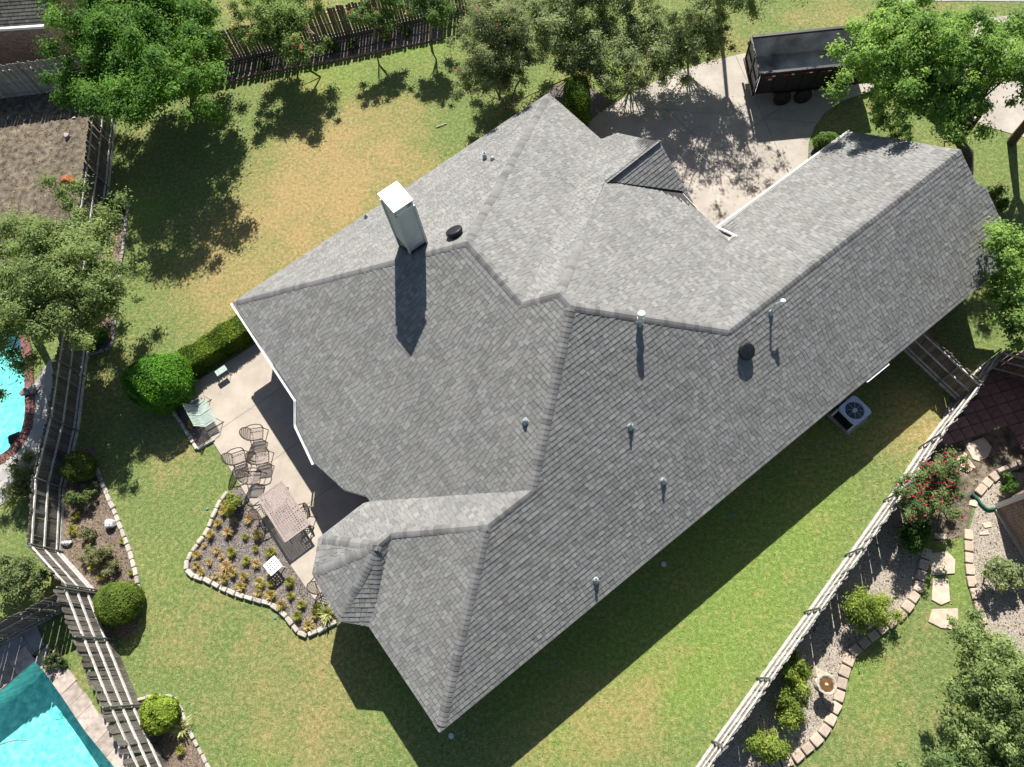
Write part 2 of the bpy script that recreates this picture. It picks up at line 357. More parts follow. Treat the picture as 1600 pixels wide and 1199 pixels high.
# driveway with its sawn joints
drive = PX([(900, 215), (930, 183), (955, 165), (1000, 140), (1050, 116), (1100, 98), (1160, 85), (1250, 66), (1340, 52), (1460, 36), (1640, 20), (1640, 120), (1520, 128), (1400, 138), (1345, 148), (1312, 160), (1288, 178), (1272, 200), (1263, 225), (1262, 250), (1200, 345), (1160, 420), (1040, 400), (900, 300)])
slabs('driveway', 'concrete_slab', drive, [(G(1020, 155), G(1190, 302)), (G(1062, 275), G(1166, 205)), (G(1195, 190), G(1150, 90)), (G(1205, 187), G(1250, 191)), (G(1380, 30), G(1420, 150))], .035, MT['conc2'])
sheet('front_path', PX([(1480, 135), (1640, 122), (1660, 190), (1600, 215), (1530, 195)]), .02, MT['conc2'])
sheet('street', PX([(1395, -60), (1700, -80), (1700, 8), (1600, 3), (1500, 2), (1405, 4)]), .02, MT['greyconc'])
# patio
patio = PX([(284, 612), (329, 684), (375, 757), (425, 838), (455, 884), (485, 928), (495, 940), (520, 950), (640, 900), (640, 640), (470, 540), (405, 535)])
slabs('patio', 'concrete_slab', patio, [(G(329, 682), G(445, 603)), (G(428, 719), G(471, 689)), (G(470, 796), G(526, 756))], .04, MT['conc'])
# planting beds
sheet('mulch_bed', PX([(169, 305), (192, 312), (200, 322), (197, 350), (194, 385), (188, 425), (184, 470), (180, 510), (177, 532), (168, 546), (143, 553), (134, 560), (152, 430)]), .012, MT['redmulch'])
sheet('mulch_bed', PX([(181, 185), (183, 176), (215, 162), (262, 140), (300, 145), (400, 117), (540, 92), (690, 61), (700, 20), (400, 88), (260, 118), (190, 122), (184, 150)]), .012, MT['mulch'])
sheet('mulch_bed', PX([(151, 735), (165, 765), (178, 795), (190, 825), (203, 860), (212, 890), (218, 920), (220, 950), (214, 985), (186, 1000), (150, 926), (97, 866), (103, 760), (116, 705), (150, 700)]), .012, MT['redmulch'])
sheet('mulch_bed', PX([(216, 1100), (255, 1090), (275, 1095), (286, 1115), (300, 1148), (330, 1205), (345, 1240), (275, 1240)]), .012, MT['redmulch'])
BED = [(357, 770), (345, 785), (335, 806), (325, 830), (311, 850), (298, 869), (293, 884), (300, 898), (325, 908), (360, 925), (400, 938), (424, 945), (444, 960), (464, 984), (478, 992), (505, 983), (532, 968)]
sheet('mulch_bed', PX(BED + [(545, 960), (498, 938), (485, 926), (453, 882), (424, 836), (374, 757)]), .014, MT['mulch'])
sheet('planter_soil', PX([(272, 640), (310, 702), (334, 686), (300, 636)]), .014, MT['mulch'])
sheet('mulch_bed', PX([(1263, 246), (1268, 226), (1330, 205), (1330, 240), (1280, 262)]), .012, MT['mulch'])
sheet('mulch_bed', PX([(850, 150), (930, 183), (955, 158), (925, 138), (870, 132)]), .008, MT['mulch'])
# neighbouring ground
sheet('bare_soil', PX([(-120, 120), (60, 138), (178, 130), (170, 300), (150, 430), (100, 470), (-120, 470)]), .006, MT['soil'])
sheet('bare_soil', PX([(-200, 60), (170, 112), (150, 95), (60, 40), (-200, 20)]), .005, MT['soil'])
sheet('gravel_bed', PX([(1100, 1230), (1230, 1190), (1256, 1172), (1285, 1145), (1300, 1115), (1311, 1085), (1316, 1055), (1328, 1025), (1350, 1003), (1400, 962), (1428, 926), (1436, 895), (1444, 850), (1440, 800), (1430, 770), (1390, 780), (1260, 962), (1088, 1220)]), .010, MT['gravel'])
sheet('gravel_bed', PX([(1512, 838), (1513, 880), (1516, 911), (1526, 944), (1534, 968), (1545, 995), (1600, 1090), (1720, 1090), (1720, 780), (1600, 740), (1565, 735), (1530, 775)]), .010, MT['gravel'])
sheet('bare_soil', PX([(1440, 700), (1490, 690), (1570, 672), (1640, 740), (1560, 735), (1520, 790), (1510, 838), (1440, 850), (1440, 760)]), .007, MT['soil'])
# paver terrace beyond the right fence: single pavers
terr = PX([(1462, 700), (1570, 668), (1640, 790), (1800, 760), (1780, 520), (1560, 560)])
base = sheet('terrace_bed', terr, .006, MT['soil'])
a0 = G(1492, 692); ud = (G(1566, 669) - a0).normalized(); vd = Vector((-ud.y, ud.x, 0)); pv = MB().box((0, 0, 0), (.40, .40, .06), taper=.96).mesh('paver', [MT['redpaver']])
for i in range(-3, 16):
    for j in range(-7, 13):
        c = a0 + ud * (i * .415 + .2) + vd * (j * .415 + .2)
        if inside(terr, np.array(c.x), np.array(c.y)):
            o = link('paver', pv, base); o.location = (c.x, c.y, .012 + random.uniform(-.005, .005)); o.rotation_euler = (random.gauss(0, .006), random.gauss(0, .006), math.atan2(ud.y, ud.x) + random.gauss(0, .01))

# ---------------------------------------------------------------- pools
def watermat():
    m, nt, N, L, P = nmat('pool_water'); N.remove(P)
    tr = N.new('ShaderNodeBsdfTransparent'); tr.inputs[0].default_value = (.50, .885, .86, 1); gl = N.new('ShaderNodeBsdfGlossy'); gl.inputs['Roughness'].default_value = .03
    fr = N.new('ShaderNodeFresnel'); fr.inputs[0].default_value = 1.33; ge = N.new('ShaderNodeNewGeometry'); no = N.new('ShaderNodeTexNoise'); no.inputs['Scale'].default_value = 7; no.inputs['Detail'].default_value = 4
    L.new(ge.outputs['Position'], no.inputs['Vector']); bp = N.new('ShaderNodeBump'); bp.inputs['Strength'].default_value = .5; bp.inputs['Distance'].default_value = .03; L.new(no.outputs[0], bp.inputs['Height'])
    for n in (gl, fr): L.new(bp.outputs[0], n.inputs['Normal'])
    mx = N.new('ShaderNodeMixShader'); L.new(fr.outputs[0], mx.inputs[0]); L.new(tr.outputs[0], mx.inputs[1]); L.new(gl.outputs[0], mx.inputs[2]); L.new(mx.outputs[0], N['Material Output'].inputs[0])
    return m
MT['water'] = watermat()
MT['plaster'] = mat('pool_plaster', (.34, .66, .64), .8, .2, 5, .3, 14, col2=(.86, .97, .92), det=8)
MT['coping'] = mat('pool_coping_brick', (.16, .075, .068), .85, .3, 8, .3, 40, rnd=.14)
def pool(pts, depth, label, cope_w, cope_mat, cope_h, group='neighbouring swimming pools'):
    c = sum(pts, Vector()) / len(pts); root = empty('swimming_pool', (c.x, c.y, 0), label, 'pool', group)
    n = len(pts); b = MB(); vs = [(p.x, p.y, .03) for p in pts] + [(p.x, p.y, -depth) for p in pts]
    b.add(vs, [(i, (i + 1) % n, n + (i + 1) % n, n + i) for i in range(n)] + [tuple(range(n, 2 * n))])
    me = b.mesh('pool_basin', [MT['plaster']]); bm = bmesh.new(); bm.from_mesh(me); bmesh.ops.triangulate(bm, faces=[f for f in bm.faces if len(f.verts) > 4]); bm.to_mesh(me); bm.free()
    wlink('pool_basin', me, root)
    me = MB().add([(p.x, p.y, -.10) for p in pts], [tuple(range(n))]).mesh('water_surface', [MT['water']]); bm = bmesh.new(); bm.from_mesh(me); bmesh.ops.triangulate(bm, faces=bm.faces[:]); bm.to_mesh(me); bm.free()
    wlink('water_surface', me, root)
    area = sum(pts[i].x * pts[(i + 1) % n].y - pts[(i + 1) % n].x * pts[i].y for i in range(n)); sg = 1 if area > 0 else -1
    # coping stones, one by one along the rim
    run = 0
    for i in range(n):
        a, q = pts[i], pts[(i + 1) % n]; L_ = (q - a).length; d = (q - a) / L_; o_ = Vector((d.y, -d.x, 0)) * sg
        k = max(1, round(L_ / .62))
        for j in range(k):
            s0 = a + d * (L_ * j / k + .006); s1 = a + d * (L_ * (j + 1) / k - .006)
            if not (-27 < s0.x < -13 and -4 < s0.y < 17): continue
            z = cope_h + random.uniform(0, .008); e = .04
            w_ = cope_w * random.uniform(.94, 1.04)
            ps = [s0 - o_ * e, s1 - o_ * e, s1 + o_ * w_, s0 + o_ * w_]
            wlink('coping_stone', MB().add([(p.x, p.y, z - .07) for p in ps] + [(p.x, p.y, z) for p in ps], [(3, 2, 1, 0), (4, 5, 6, 7), (0, 1, 5, 4), (1, 2, 6, 5), (2, 3, 7, 6), (3, 0, 4, 7)]).mesh('coping_stone', [cope_mat]), root)
    return root
MT['copeb'] = mat('stone_coping', (.34, .29, .25), .85, .3, 5, .3, 40, rnd=.28)
pool(POOL_A, 1.3, 'curved turquoise pool with red brick rim under the spreading tree', .36, MT['coping'], .05)
pool(POOL_B, 1.3, 'straight edged turquoise pool with stone rim in the bottom corner', .62, MT['copeb'], .05)
sheet('pool_deck', PX([(41, 610), (54, 600), (80, 560), (95, 640), (80, 700), (60, 760), (0, 790), (-60, 800), (-60, 745), (5, 724), (30, 704), (45, 680), (52, 650)]), .03, MT['greyconc'])
slabs('pool_terrace', 'concrete_slab', PX([(-120, 1052), (0, 1000), (58, 975), (70, 1008), (52, 1022), (0, 1063), (-120, 1162)]), [(G(38, 996), G(54, 1020)), (G(-20, 1062), G(30, 1032))], .04, MT['greyconc'])
# ---------------------------------------------------------------- the house
PLN = {'NW1': ((-.39306, .51436, 1.0), 14.3663), 'SW1': ((-.41947, -.32055, 1.0), 3.91595), 'NE1': ((.39007, .29808, 1.0), 9.3395),
       'NW2': ((-.42687, .5586, 1.0), 13.03216), 'NE3': ((.41223, .31502, 1.0), 10.44061), 'NW4': ((-.3371, .44113, 1.0), 7.79322),
       'SE': ((.41254, -.53985, 1.0), 1.95308), 'SW6': ((-.40363, -.30845, 1.0), 4.81044), 'NW5': ((-.38245, .50047, 1.0), 7.9481)}
V3 = lambda *a: Vector(a)
A_, N_, K_ = V3(-12.414, 12.909, 2.847), V3(-.296, 22.17, 2.847), V3(1.749, 19.659, 2.797)
B_, C_, D_ = V3(-2.936, 12.61, 6.726), V3(-1.217, 10.359, 6.726), V3(-.079, 10.369, 7.207)
D2, E_, F_ = V3(.258, 9.928, 7.207), V3(5.204, 9.93, 5.167), V3(-1.052, 4.959, 5.064)
G_, S_, VF = V3(-2.383, 3.941, 5.064), V3(-3.987, -1.715, 2.672), V3(-6.541, 5.206, 2.841)
op = lambda x, y, n: onplane(x, y, PLN[n])
KD = op(965, 209, 'NW2'); R_ = op(1028, 222, 'NW2'); J_ = V3(1.67, 16.21, 4.64); R_.z = 4.64
T7 = T_ = G(1065, 300, 3.5); LV = op(1139, 378, 'NE3'); n7 = (R_ - J_).cross(T7 - J_); T2 = onplane(1083, 319, (tuple(n7), n7.dot(J_)))
W_ = V3(13.62, 16.40, 5.17); GW = op(1329, 206, 'NW4'); G1 = op(1121, 358, 'NW4'); G2 = op(1149, 371, 'NW4')
X0, X1, X2 = op(1526, 288, 'SE'), op(1539, 291, 'SE'), V3(16.17, 13.69, 2.672)
P0, P1, P2, Q_ = G(498, 841, 2.80), G(488, 897, 2.70), G(530, 971, 2.66), G(576, 978, 2.64)
I_, H_, X_ = op(590, 853, 'NW5'), V3(-5.51, 3.955, 3.84), op(588, 940, 'SW6')
W1 = [op(464, 625, 'SW1'), op(464, 665, 'SW1'), op(492, 724, 'SW1'), op(537, 765, 'SW1'), op(572, 775, 'SW1')]
V0 = op(568, 787, 'NW5')
FAC = {'NW1': [A_, B_, N_], 'SW1': [A_, B_, C_, D_, D2, F_, VF] + W1[::-1], 'NE1': [N_, B_, C_, K_], 'NW2': [K_, C_, D_, J_, R_, KD],
       'NE3': [D_, D2, E_, LV, T_, J_], 'SE7': [J_ + V3(0, 0, .075), R_ + V3(0, 0, .075), T2 + V3(0, 0, .05), T7 + V3(0, 0, .05)], 'NW4': [E_, W_, GW, G1, G2, LV], 'SE': [D2, E_, W_, X0, X1, X2, S_, G_, F_],
       'SW6': [G_, S_, Q_, X_, H_], 'NW5': [F_, G_, H_, I_, P0, V0, VF], 'BW': [I_, P0, P1], 'BSW': [I_, P1, P2], 'BS': [I_, P2, Q_, X_], 'BSE': [I_, X_, H_]}
def fitplane(ps):
    c = sum(ps, Vector()) / len(ps); n = Vector()
    for i in range(len(ps)): n += (ps[i] - c).cross(ps[(i + 1) % len(ps)] - c)
    n.normalize()
    return c, (n if n.z > 0 else -n)
house = empty('house', (1.0, 9.0, 0), 'large brick house under a many-hipped grey shingle roof', 'house')
roofb = MB(); NRM = {}; CEN = {}; tabs = []
for nm, ps in FAC.items():
    c, n = fitplane(ps); NRM[nm] = n; CEN[nm] = c
    k = len(ps); roofb.add([p - Vector((0, 0, .012)) for p in ps] + [p - Vector((0, 0, .14)) for p in ps], [tuple(range(k)), tuple(range(2 * k - 1, k - 1, -1))] + [(i, (i + 1) % k, k + (i + 1) % k, k + i) for i in range(k)])
me = roofb.mesh('roof', [MT['deck']]); bm = bmesh.new(); bm.from_mesh(me); bmesh.ops.triangulate(bm, faces=[f for f in bm.faces if len(f.verts) > 3]); bmesh.ops.recalc_face_normals(bm, faces=bm.faces[:]); bm.to_mesh(me); bm.free()
roof = wlink('roof', me, house)
def sh(poly, rect):
    """clip facet outline by an axis-aligned rectangle"""
    out = poly
    for ax, val, sg in ((0, rect[0], 1), (0, rect[1], -1), (1, rect[2], 1), (1, rect[3], -1)):
        src = out; out = []; n = len(src)
        for i in range(n):
            a, b = src[i], src[(i + 1) % n]; da = (a[ax] - val) * sg; db = (b[ax] - val) * sg
            if da >= 0: out.append(a)
            if (da > 0 > db) or (da < 0 < db):
                t = da / (da - db); out.append((a[0] + (b[0] - a[0]) * t, a[1] + (b[1] - a[1]) * t))
        if len(out) < 3: return None
    return out
EXPO = .155
for nm, ps in FAC.items():
    n = NRM[nm]; c = CEN[nm]; e = Vector((0, 0, 1)).cross(n).normalized(); u = n.cross(e).normalized()   # e along the eave, u up the slope
    if u.z < 0: u = -u
    pl = [((p - c).dot(e), (p - c).dot(u)) for p in ps]
    amin, amax = min(q[0] for q in pl), max(q[0] for q in pl); bmin, bmax = min(q[1] for q in pl), max(q[1] for q in pl)
    edges = [(np.array(pl[i]), np.array(pl[(i + 1) % len(pl)])) for i in range(len(pl))]
    E0 = np.array([x[0] for x in edges]); ED = np.array([x[1] - x[0] for x in edges]); EL = (ED ** 2).sum(1) + 1e-9
    k = 0; b0 = bmin - .012
    while b0 < bmax:
        a = amin - random.uniform(0, .3); hb = random.choice((0, 0, .004))
        while a < amax:
            wd = random.choice((.12, .14, .16, .18, .20, .22, .25)); rect = (a + .005, a + wd - .005, b0, b0 + EXPO + .02)
            mid = np.array([(rect[0] + rect[1]) / 2, (rect[2] + rect[3]) / 2]); a += wd
            t = np.clip(((mid - E0) * ED).sum(1) / EL, 0, 1); dm = np.sqrt((((E0 + ED * t[:, None]) - mid) ** 2).sum(1)).min()
            ins = bool(inside(pl, mid[0], mid[1]))
            hd = .5 * math.hypot(wd, EXPO + .02)
            if dm > hd:
                if not ins: continue
                poly = [(rect[0], rect[2]), (rect[1], rect[2]), (rect[1], rect[3]), (rect[0], rect[3])]
            else:
                poly = sh(pl, rect)
                if poly is None: continue
            th = random.choice((.014, .015, .020, .021))
            tone = random.choice((.148, .162, .171, .176, .18, .185, .192, .201, .216)) * random.uniform(.97, 1.03); wm = random.uniform(-.02, .02)
            col = (tone * (1.06 + wm), tone * 1.06, tone * (1.015 - wm))
            top = []; bot = []
            for (x, y) in poly:
                f = min(1, max(0, (y - b0) / (EXPO + .02))); p = c + e * x + u * y
                top.append(p + n * (th * (1 - f) + .004)); bot.append(p - n * .006)
            m_ = len(poly); ar = abs(sum(poly[i][0] * poly[(i + 1) % m_][1] - poly[(i + 1) % m_][0] * poly[i][1] for i in range(m_))) / 2
            pc = c + e * mid[0] + u * mid[1]; ray = (V3(0, 0, CAM_H) - pc).normalized()
            vis = ar * scale_at(pc) ** 2 * abs(ray.dot(n))
            cc = sum(((top[(i + 1) % m_] - top[0]).cross(top[(i + 2) % m_] - top[0]) for i in range(m_ - 2)), Vector())
            fs = [tuple(range(m_)) if cc.dot(n) > 0 else tuple(reversed(range(m_)))] + [(i, (i + 1) % m_, m_ + (i + 1) % m_, m_ + i) for i in range(m_)]
            tabs.append((vis, top + bot, fs, col))
        b0 += EXPO; k += 1
tabs.sort(key=lambda t: -t[0])
RW = parent_world(roof)
def piece(name, vs, fs, col, parent):
    c = sum(vs, Vector()) / len(vs); o = link(name, MB().add([v - c for v in vs], fs, col).mesh(name, [MT['shingle']]), parent)
    o.matrix_parent_inverse = parent_world(parent).inverted(); o.location = c; return o
for t in tabs[:300]: piece('shingle', t[1], t[2], t[3], roof)
sb = MB()
for t in tabs[300:]: sb.add(t[1], t[2], t[3])
tag(sb.obj('shingle_field', MT['shingle'], roof, world=True), kind='stuff')
# hip and ridge caps
caps = []
def ridge(P, Q, f1, f2, w=.155, rise=.022):
    if P.z > Q.z: P, Q = Q, P
    low = P.z < 2.9
    d = (Q - P); L = d.length; d.normalize(); sd = []
    for f in (f1, f2):
        s = NRM[f].cross(d).normalized(); s = s if s.dot(CEN[f] - (P + Q) / 2) > 0 else -s; sd.append((s, NRM[f]))
    up = (sd[0][1] + sd[1][1]).normalized(); x = .2 if low else -.02
    while x < L - .05:
        ex = random.uniform(.145, .165); a, b = x, min(x + ex + .05, L + .03); tone = random.choice((.13, .15, .165, .175, .185, .195)) * random.uniform(.95, 1.05)
        vs = []
        for q, h in ((a, rise), (b, rise * .35)):
            o = P + d * q
            vs += [o + sd[0][0] * w + sd[0][1] * (h * .55 + .012), o + sd[0][0] * w * .45 + sd[0][1] * (h + .014), o + up * (h * 1.0 + .012), o + sd[1][0] * w * .45 + sd[1][1] * (h + .014), o + sd[1][0] * w + sd[1][1] * (h * .55 + .012)]
            vs += [o + sd[0][0] * w, o + sd[1][0] * w]
        fs = [(0, 1, 8, 7), (1, 2, 9, 8), (2, 3, 10, 9), (3, 4, 11, 10), (0, 7, 12, 5), (4, 6, 13, 11), (0, 5, 6, 4, 3, 2, 1)]
        fs = [tuple(f) for f in fs]; p = P + d * x; caps.append((scale_at(p), vs, fs, (tone, tone * .99, tone * .97))); x += ex
for a in [(A_, B_, 'NW1', 'SW1'), (N_, B_, 'NW1', 'NE1'), (B_, C_, 'SW1', 'NE1'), (C_, D_, 'SW1', 'NW2'), (D_, D2, 'SW1', 'NE3'), (D2, E_, 'NE3', 'SE'), (E_, W_, 'NW4', 'SE'), (D2, F_, 'SW1', 'SE'),
          (F_, G_, 'NW5', 'SE'), (G_, H_, 'NW5', 'SW6'), (G_, S_, 'SW6', 'SE'), (H_, I_, 'NW5', 'BSE'), (I_, P0, 'NW5', 'BW'), (I_, P1, 'BW', 'BSW'), (I_, P2, 'BSW', 'BS'), (I_, X_, 'BS', 'BSE'), (D_, J_, 'NW2', 'NE3'), (J_, R_, 'NW2', 'SE7')]: ridge(*a)
caps.sort(key=lambda t: -t[0])
for t in caps[:300]: piece('ridge_cap', t[1], t[2], t[3], roof)
if len(caps) > 300:
    sb = MB()
    for t in caps[300:]: sb.add(t[1], t[2], t[3])
    tag(sb.obj('ridge_cap_run', MT['shingle'], roof, world=True), kind='stuff')
# walls, soffit, fascia, gutters
PER = [A_, N_, K_, KD, T_, LV, G1, GW, W_, X1, X2, S_, Q_, P2, P1, P0, V0] + W1[::-1]
def inset(ps, d):
    n = len(ps); ar = sum(ps[i].x * ps[(i + 1) % n].y - ps[(i + 1) % n].x * ps[i].y for i in range(n)); sg = 1 if ar > 0 else -1; out = []
    for i in range(n):
        a, b, c = ps[i - 1], ps[i], ps[(i + 1) % n]; d1 = Vector((b.x - a.x, b.y - a.y)).normalized(); d2 = Vector((c.x - b.x, c.y - b.y)).normalized()
        n1 = Vector((-d1.y, d1.x)) * sg; n2 = Vector((-d2.y, d2.x)) * sg; m_ = (n1 + n2); m_ = m_ / max(.35, m_.dot(n1)) if m_.length > 1e-6 else n1
        out.append(Vector((b.x + m_.x * d, b.y + m_.y * d, b.z)))
    return out
def wall_mesh(ps, z0, z1f, m, closed=True):
    b = MB(); uv = []; s = 0; n = len(ps); me = bpy.data.meshes.new('wall'); v = []; f = []
    for i in range(n if closed else n - 1):
        a, q = ps[i], ps[(i + 1) % n]; L = math.hypot(q.x - a.x, q.y - a.y); k = len(v)
        v += [(a.x, a.y, z0), (q.x, q.y, z0), (q.x, q.y, z1f(q)), (a.x, a.y, z1f(a))]; f.append((k, k + 1, k + 2, k + 3)); uv += [(s, z0), (s + L, z0), (s + L, z1f(q)), (s, z1f(a))]; s += L
    me.from_pydata(v, [], f); ul = me.uv_layers.new(name='UVMap'); ul.data.foreach_set('uv', np.array(uv, np.float32).ravel()); me.materials.append(m); return me
wlink('wall', wall_mesh(inset(PER, .45), -.05, lambda p: p.z - .10 + (.22 if p.z < 4 else -.3), MT['brick']), house)
fb = MB()
for i in range(len(PER)):
    a, b = PER[i], PER[(i + 1) % len(PER)]
    if (a - b).length > .7 and abs(a.z - b.z) < .6: fb.beam(a - Vector((0, 0, .09)), b - Vector((0, 0, .09)), .03, .16)
fb.obj('fascia', MT['soffit'], house, world=True)
def gutter(pts, out=.055):
    g = MB()
    for i in range(len(pts) - 1):
        a, b = pts[i], pts[i + 1]; d = (b - a).normalized(); o = Vector((d.y, -d.x, 0)).normalized()
        if o.dot((a + b) / 2 - V3(1, 10, 0)) < 0: o = -o
        dz = Vector((0, 0, -.05))
        g.beam(a + o * out + dz, b + o * out + dz, .016, .10); g.beam(a + o * (out + .05) + dz, b + o * (out + .05) + dz, .022, .10); g.beam(a + o * (out + .025) + dz * 1.9, b + o * (out + .025) + dz * 1.9, .06, .014)
        L = (b - a).length; k = max(1, int(L / .9))
        for j in range(k + 1): g.beam(a + d * (L * j / k) + o * (out - .01) + dz * .2, a + d * (L * j / k) + o * (out + .06) + dz * .2, .03, .012)
    return g.obj('gutter', MT['whitemetal'], house, world=True)
gutter([A_, W1[0], W1[1], W1[2] + V3(0, 0, .02)]); gutter([G1, GW]); gutter([G2, G1]); gutter([G2, LV + V3(.05, .02, .02)])
gutter([op(1354, 594, 'SE') + V3(0, 0, -.02), op(1387, 567, 'SE') + V3(0, 0, -.02)], .02)
# chimney, roof vents, pipes
ch = empty('chimney', V3(-4.93, 13.1, 5.6), None, None); ch.parent = house; ch.matrix_parent_inverse = parent_world(house).inverted()
ca = math.radians(37.4); CU = V3(math.cos(ca), math.sin(ca), 0); CV = V3(math.sin(ca), -math.cos(ca), 0)
CB = V3(-4.96, 12.82, 0)            # corner nearest the camera
CW, CD, CT = .64, .82, 7.95
def cbox(name, m, z0, z1, g=0.0, par=ch):
    b = MB(); q = [CB + CV * g - CU * g, CB + CV * g + CU * (CW + g), CB - CV * (CD + g) + CU * (CW + g), CB - CV * (CD + g) - CU * g]
    b.add([(p.x, p.y, z0) for p in q] + [(p.x, p.y, z1) for p in q], [(3, 2, 1, 0), (4, 5, 6, 7), (0, 1, 5, 4), (1, 2, 6, 5), (2, 3, 7, 6), (3, 0, 4, 7)])
    return wlink(name, b.mesh(name, [m]), par)
cbox('shaft', MT['chimney'], 4.4, CT)
tb = MB()
for q in [CB + CV * .012 - CU * .012, CB + CV * .012 + CU * (CW + .012), CB - CV * (CD + .012) + CU * (CW + .012), CB - CV * (CD + .012) - CU * .012]: tb.box((q.x, q.y, (CT + 5.0) / 2), (.07, .07, CT - 5.0), Matrix.Rotation(ca, 3, 'Z').to_4x4())
tb.obj('corner_board', MT['chimney'], ch, world=True)
for (o_, dr, L_, nn_) in ((CB + CV * .004, CU, CW, -CU), (CB - CU * .004, -CV, CD, -CV)):
    for sh_ in (Vector(), (-CV * (CD + .008) if dr == CU else CU * (CW + .008))):
        q0 = o_ + sh_ + dr * (.02 * L_); q1 = o_ + sh_ + dr * (.66 * L_); q2 = o_ + sh_ + dr * (.93 * L_); q3 = o_ + sh_ + dr * L_
        for (u0, u1) in ((q0, q1), (q2, q3)): wlink('cap_shroud', MB().beam(u0 + Vector((0, 0, CT + .13)), u1 + Vector((0, 0, CT + .13)), .02, .21).mesh('cap_shroud', [MT['chimney']]), ch)
cbox('crown', MT['whitemetal'], CT - .02, CT + .02, .0015)
cbox('flue_box', MT['whitemetal'], CT + .02, CT + .14, -.2)
cbox('chimney_cap', MT['whitemetal'], CT + .24, CT + .275, .045)
cbox('flashing', MT['blackmetal'], 5.0, 5.9, .012)
def on_roof(px, py, n): return op(px, py, n)
def can_vent(px, py, n, r=.28):
    p = op(px, py, n); nn = Vector(NRM[n]); o = empty('roof_vent', p, None, None); o.parent = house; o.matrix_parent_inverse = parent_world(house).inverted()
    q = nn.to_track_quat('Z', 'Y'); b = MB().lathe([(r * .72, -.02), (r * .72, .13)], n=24); k = link('vent_neck', b.mesh('vent_neck', [MT['blackmetal']]), o); k.rotation_euler = q.to_euler()
    b = MB().lathe([(r * .98, .10), (r * 1.03, .13), (r * 1.03, .19), (r * .98, .215), (r * .86, .225)], n=28); k = link('vent_hood', b.mesh('vent_hood', [MT['blackmetal']], True), o); k.rotation_euler = q.to_euler()
can_vent(713, 368, 'NW1'); can_vent(1162, 549, 'SE')
def pipe(px, py, n, h=.32, r=.04, hood=False):
    p = op(px, py, n); nn = Vector(NRM[n]); o = empty('vent_pipe', p, None, None); o.parent = house; o.matrix_parent_inverse = parent_world(house).inverted()
    e = Vector((0, 0, 1)).cross(nn).normalized(); u = nn.cross(e); q = Matrix((e, u, nn)).transposed().to_euler()
    k = link('flashing', MB().box((0, 0, .024), (.19, .22, .006)).mesh('flashing', [MT['lead']]), o); k.rotation_euler = q
    link('collar', MB().lathe([(.12, -.06), (.085, .10), (r + .012, .17)], n=18).mesh('collar', [MT['lead']], True), o)
    if not hood: link('pipe', MB().lathe([(r, 0), (r, h), (r * .8, h), (r * .8, h - .1)], n=16).mesh('pipe', [MT['lead']], True), o)
    else:
        link('pipe', MB().lathe([(r, 0), (r, h)], n=18).mesh('pipe', [MT['galv']], True), o)
        link('storm_collar', MB().lathe([(r * 1.0, .30), (r * 1.55, .27), (r * 1.0, .36)], n=20).mesh('storm_collar', [MT['whitemetal']], True), o)
        link('rain_cap', MB().lathe([(r * 1.1, h - .05), (r * 1.25, h - .02), (r * 1.42, h + .06), (r * 1.38, h + .12), (r * .9, h + .155), (.01, h + .165)], n=22).mesh('rain_cap', [MT['whitemetal']], True), o)
for px, py, n, h in [(821, 659, 'SW1', .20), (985, 667, 'SE', .30), (1036, 752, 'SE', .28), (931, 907, 'SE', .28), (573, 340, 'NW1', .22), (770, 250, 'NW1', .18)]: pipe(px, py, n, h)
pipe(758, 248, 'NW1', .30, .07, False)
pipe(999.5, 505, 'SE', .50, .085, True)
p = op(1204, 489, 'SE'); o = empty('service_mast', p, None, None); o.parent = house; o.matrix_parent_inverse = parent_world(house).inverted()
link('mast', MB().tube([(0, 0, -.1), (0, 0, .52), (.03, .02, .57), (.22, .07, .60)], .035, 10).mesh('mast', [MT['galv']], True), o)
link('weather_head', MB().lathe([(.05, -.06), (.085, 0), (.085, .05), (.03, .09)], (.24, .08, .58), 16).mesh('weather_head', [MT['whitemetal']], True), o)
link('flashing', MB().lathe([(.12, -.10), (.07, .10), (.045, .16)], n=16).mesh('flashing', [MT['lead']], True), o)
